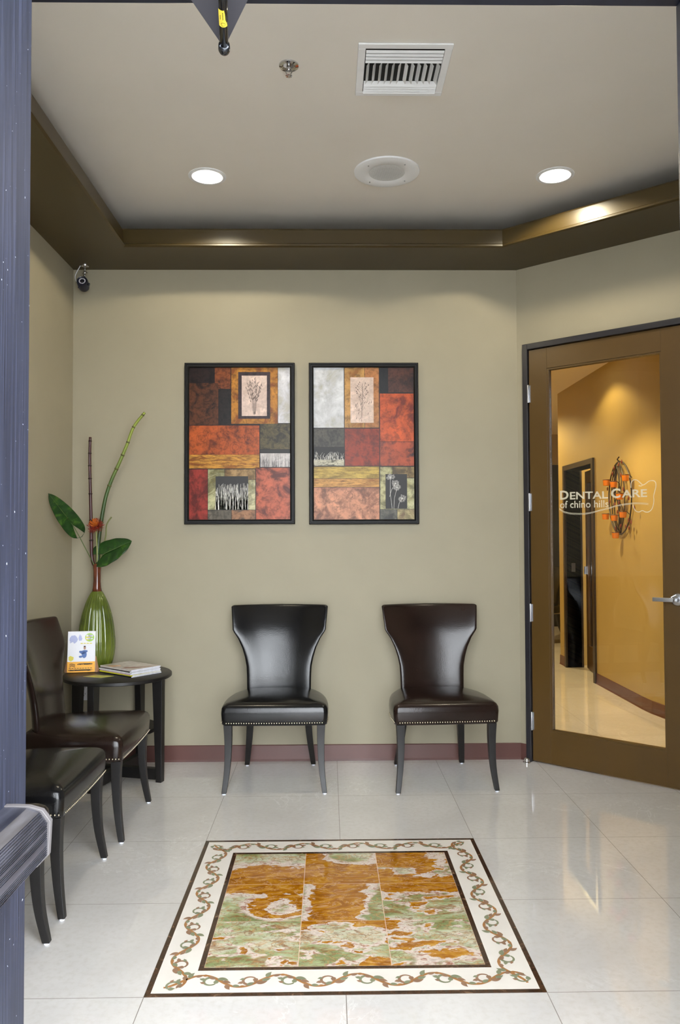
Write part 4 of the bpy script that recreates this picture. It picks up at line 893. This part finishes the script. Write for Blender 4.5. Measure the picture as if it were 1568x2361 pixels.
# hallway lamps (recessed fittings, the deep one added as warm fill; last beams have none)
for i, (x, y, wt, lab) in enumerate(((2.12, 6.85, 24, 'round recessed downlight in the hallway ceiling above the wall sconce'), (1.7, 9.2, 145, 'round recessed downlight added unseen deep in the hallway ceiling as warm fill'), (2.3, 11.0, 30, 'round recessed downlight at the far end of the hallway ceiling'))):
    t = empty('recessed_downlight', (x, y, HC2), 0, lab, 'ceiling light', 'recessed downlights in the hallway ceiling')
    MB().lathe([(.09, -.001), (.088, -.006), (.07, -.006), (.07, -.002)], n=28).build('trim_ring', WHITE, t, smooth=True)
    MB().lathe([(.069, -.004), (.001, -.0045)], n=24).build('lamp', bpy.data.materials['lamp_glow'], t)
    spot('hall_beam', (x, y, HC2-.03), wt, HALL_COL, 130 if i == 0 else 160, .3, .05)
spot('hall_beam', (1.55, 6.1, HC2-.03), 165, HALL_COL, 118, .4, .08)  # fill beam added without a fitting to brighten the hall
spot('side_room_beam', (3.1, 7.6, 2.8), 45, HALL_COL, 160, .4, .1)  # beam with no fitting modelled, lights the side room

# ================================================================== FOREGROUND: OPEN ENTRANCE DOOR
tb_ = NT('blue_grey_brushed_metal'); v = tb_.coord((90, 90, 1.2)); f = tb_.noise(v, 3, 5, .6); g = tb_.noise(tb_.coord((2, 2, .5)), 2.5, 3)
c_ = tb_.ramp(f, [(.3, s2l((20, 23, 34))), (.5, s2l((30, 33, 46))), (.7, s2l((48, 52, 70)))]); tb_.l(c_, tb_.b.inputs['Base Color']); tb_.set(rough=.5, metal=0, spec=.3)
sk = tb_.noise(tb_.coord(), 160, 2, .4); tb_.l(tb_.mix(tb_.ramp(sk, [(.74, (0, 0, 0, 1)), (.77, (1, 1, 1, 1))]), c_, s2l((150, 156, 172))), tb_.b.inputs['Base Color']); BLUE = tb_.m
ed = empty('door_4', (-.415, 1.10, 0)); ed['kind'] = 'structure'
m_ = MB(); m_.box(-.045, 0, -.125, 0, .01, 2.19); m_.box(-.045, 0, -.93, -.805, .01, 2.19); m_.box(-.045, 0, -.805, -.125, .01, .26); m_.box(-.045, 0, -.805, -.125, 2.07, 2.19)
m_.build('door_leaf', BLUE, ed, bevel=.002); MB().box(-.026, -.02, -.805, -.125, .26, 2.07).build('glass_pane', GLASS, ed)
# panic bar: ribbed aluminium extrusion with a pale end cap
pb = empty('panic_bar', (0, 0, 0)); pb.parent = ed
t_ = NT('ribbed_anodized_bar'); t_.l(t_.ramp(t_.noise(t_.coord((4, .5, 4)), 14, 5, .6, 0), [(.35, s2l((40, 41, 50))), (.65, s2l((82, 83, 94)))]), t_.b.inputs['Base Color']); t_.set(rough=.3, metal=.6); RIB = t_.m
zb, zt_ = .968, 1.043; pr = [(0, zb), (.030, zb+.0)]
def barprof(ribs=True):
    P = [(0.0, zb), (.040, zb), (.054, zb+.014)]; nr = 16; za, zc = zb+.014, zt_-.020
    for i in range(nr):
        if not ribs: break
        z0 = za+(zc-za)*i/nr; z1 = za+(zc-za)*(i+1)/nr
        if 5 <= i <= 7 or 12 <= i <= 12: P += [(.0555, z0), (.0555, z1-.0002)]; continue
        P += [(.0555, z0+.0004), (.0555, z0+(z1-z0)*.55), (.0522, z0+(z1-z0)*.6), (.0522, z1-.0003)]
    top = [(.056, zc), (.046, zt_-.006), (.030, zt_-.001), (.012, zt_), (0, zt_)]
    if ribs:
        a, b = Vector((.056, zc, 0)), Vector((.046, zt_-.006, 0))
        tt = []
        for i in range(6): q_ = a.lerp(b, (i+.1)/6); r_ = a.lerp(b, (i+.6)/6); tt += [(q_.x, q_.y), (r_.x, r_.y), (r_.x-.0015, r_.y-.001), (a.lerp(b, (i+.95)/6).x-.0015, a.lerp(b, (i+.95)/6).y-.001)]
        top = tt+top[1:]
    return P+top
bp_ = barprof(); YE = -.075
MB().rings([[(x_, y, z) for x_, z in bp_] for y in (-.85, YE)]).build('bar', RIB, pb)
cp_ = [(x_*1.06, zb-.0015 if abs(z-zb) < 1e-6 else (z+.0018 if z > .9999 else z)) for x_, z in barprof(False)]
MB().rings([[(x_, y, z) for x_, z in cp_] for y in (YE+.0002, YE+.009)]).build('end_cap', mat('pale_end_cap', (78, 75, 76), .5), pb, bevel=.0008)
# closer bracket and arm above the doorway
apex = on_z(517, 112, 2.190); ba, bb = on_z(440, 0, 2.190), on_z(572, 0, 2.190)
cl = empty('door_closer', (apex.x, 1.15, 2.19), 0, 'dark triangular closer bracket with a labelled black arm under the entrance header', 'door closer')
oo = cl.location; da, db = ba-apex, bb-apex
m_ = MB(); P = [apex-oo, apex+da*1.75-oo, apex+db*1.75-oo]
m_.prism([(p_.x, p_.y) for p_ in (P[0], P[2], P[1])], .0, .006); m_.build('bracket_plate', mat('dark_grey_bracket', (84, 84, 94), .5, metal=.3), cl, bevel=.0008)
m_ = MB(); m_.box(-.06, .05, -.16, -.03, .006, .0185); m_.build('mounting_shoe', SF, cl)
e_ = on_z(517, 112, 2.172)-oo; s0_ = on_z(512, -90, 2.172)-oo
GB = mat('gloss_black_tube', (20, 20, 22), .12)
m_ = MB(); m_.tube([s0_, e_], .0068, 18); m_.build('arm_tube', GB, cl, smooth=True)
dv = (e_-s0_).normalized(); m_ = MB(); m_.tube([e_-dv*.012, e_-dv*.01, e_+dv*.001, e_+dv*.006, e_+dv*.008], [.0072, .009, .0098, .0085, .002], 20); m_.build('end_cap', mat('smoked_chrome', (90, 94, 102), .08, metal=.9), cl, smooth=True, auto=50)
a_, b_ = on_z(515, 53, 2.172)-oo, on_z(513, 14, 2.172)-oo
YL = mat('yellow_label', (236, 212, 74), .4); sdv = dv.cross(Vector((0, 0, 1))).normalized(); m_ = MB()
rs = []
for p_ in (b_, a_): rs.append([p_+sdv*(.0071*math.sin(t0))+Vector((0, 0, -.0071*math.cos(t0))) for t0 in [R(-62+124*k_/10) for k_ in range(11)]])
i0 = [m_.vert(p_) for p_ in rs[0]]; i1 = [m_.vert(p_) for p_ in rs[1]]
for k_ in range(10): m_.face((i0[k_], i0[k_+1], i1[k_+1], i1[k_]))
lb = m_.build('label', YL, cl, smooth=True); m_ = MB(); Lg = (a_-b_)
def lt(x, y): return b_+Lg*(x)+sdv*(.0073*math.sin(y/.0073))+Vector((0, 0, -.00735*math.cos(y/.0073)))
for y_, x0, n_ in ((.0035, .08, 6), (-.0005, .12, 5), (-.0045, .3, 3)):
    for k_ in range(n_): m_.quad(lt(x0+k_*.09, y_), lt(x0+k_*.09+.065, y_), lt(x0+k_*.09+.065, y_+.0011), lt(x0+k_*.09, y_+.0011))
c0_ = [(.82+.11*math.cos(a), .0035*math.sin(a)) for a in [k_*math.tau/20 for k_ in range(21)]]
for (x0, y0), (x1, y1) in zip(c0_, c0_[1:]): m_.quad(lt(x0, y0), lt(x1, y1), lt(.82+(x1-.82)*.85, y1*.85), lt(.82+(x0-.82)*.85, y0*.85))
m_.build('label_print', INKD, lb)
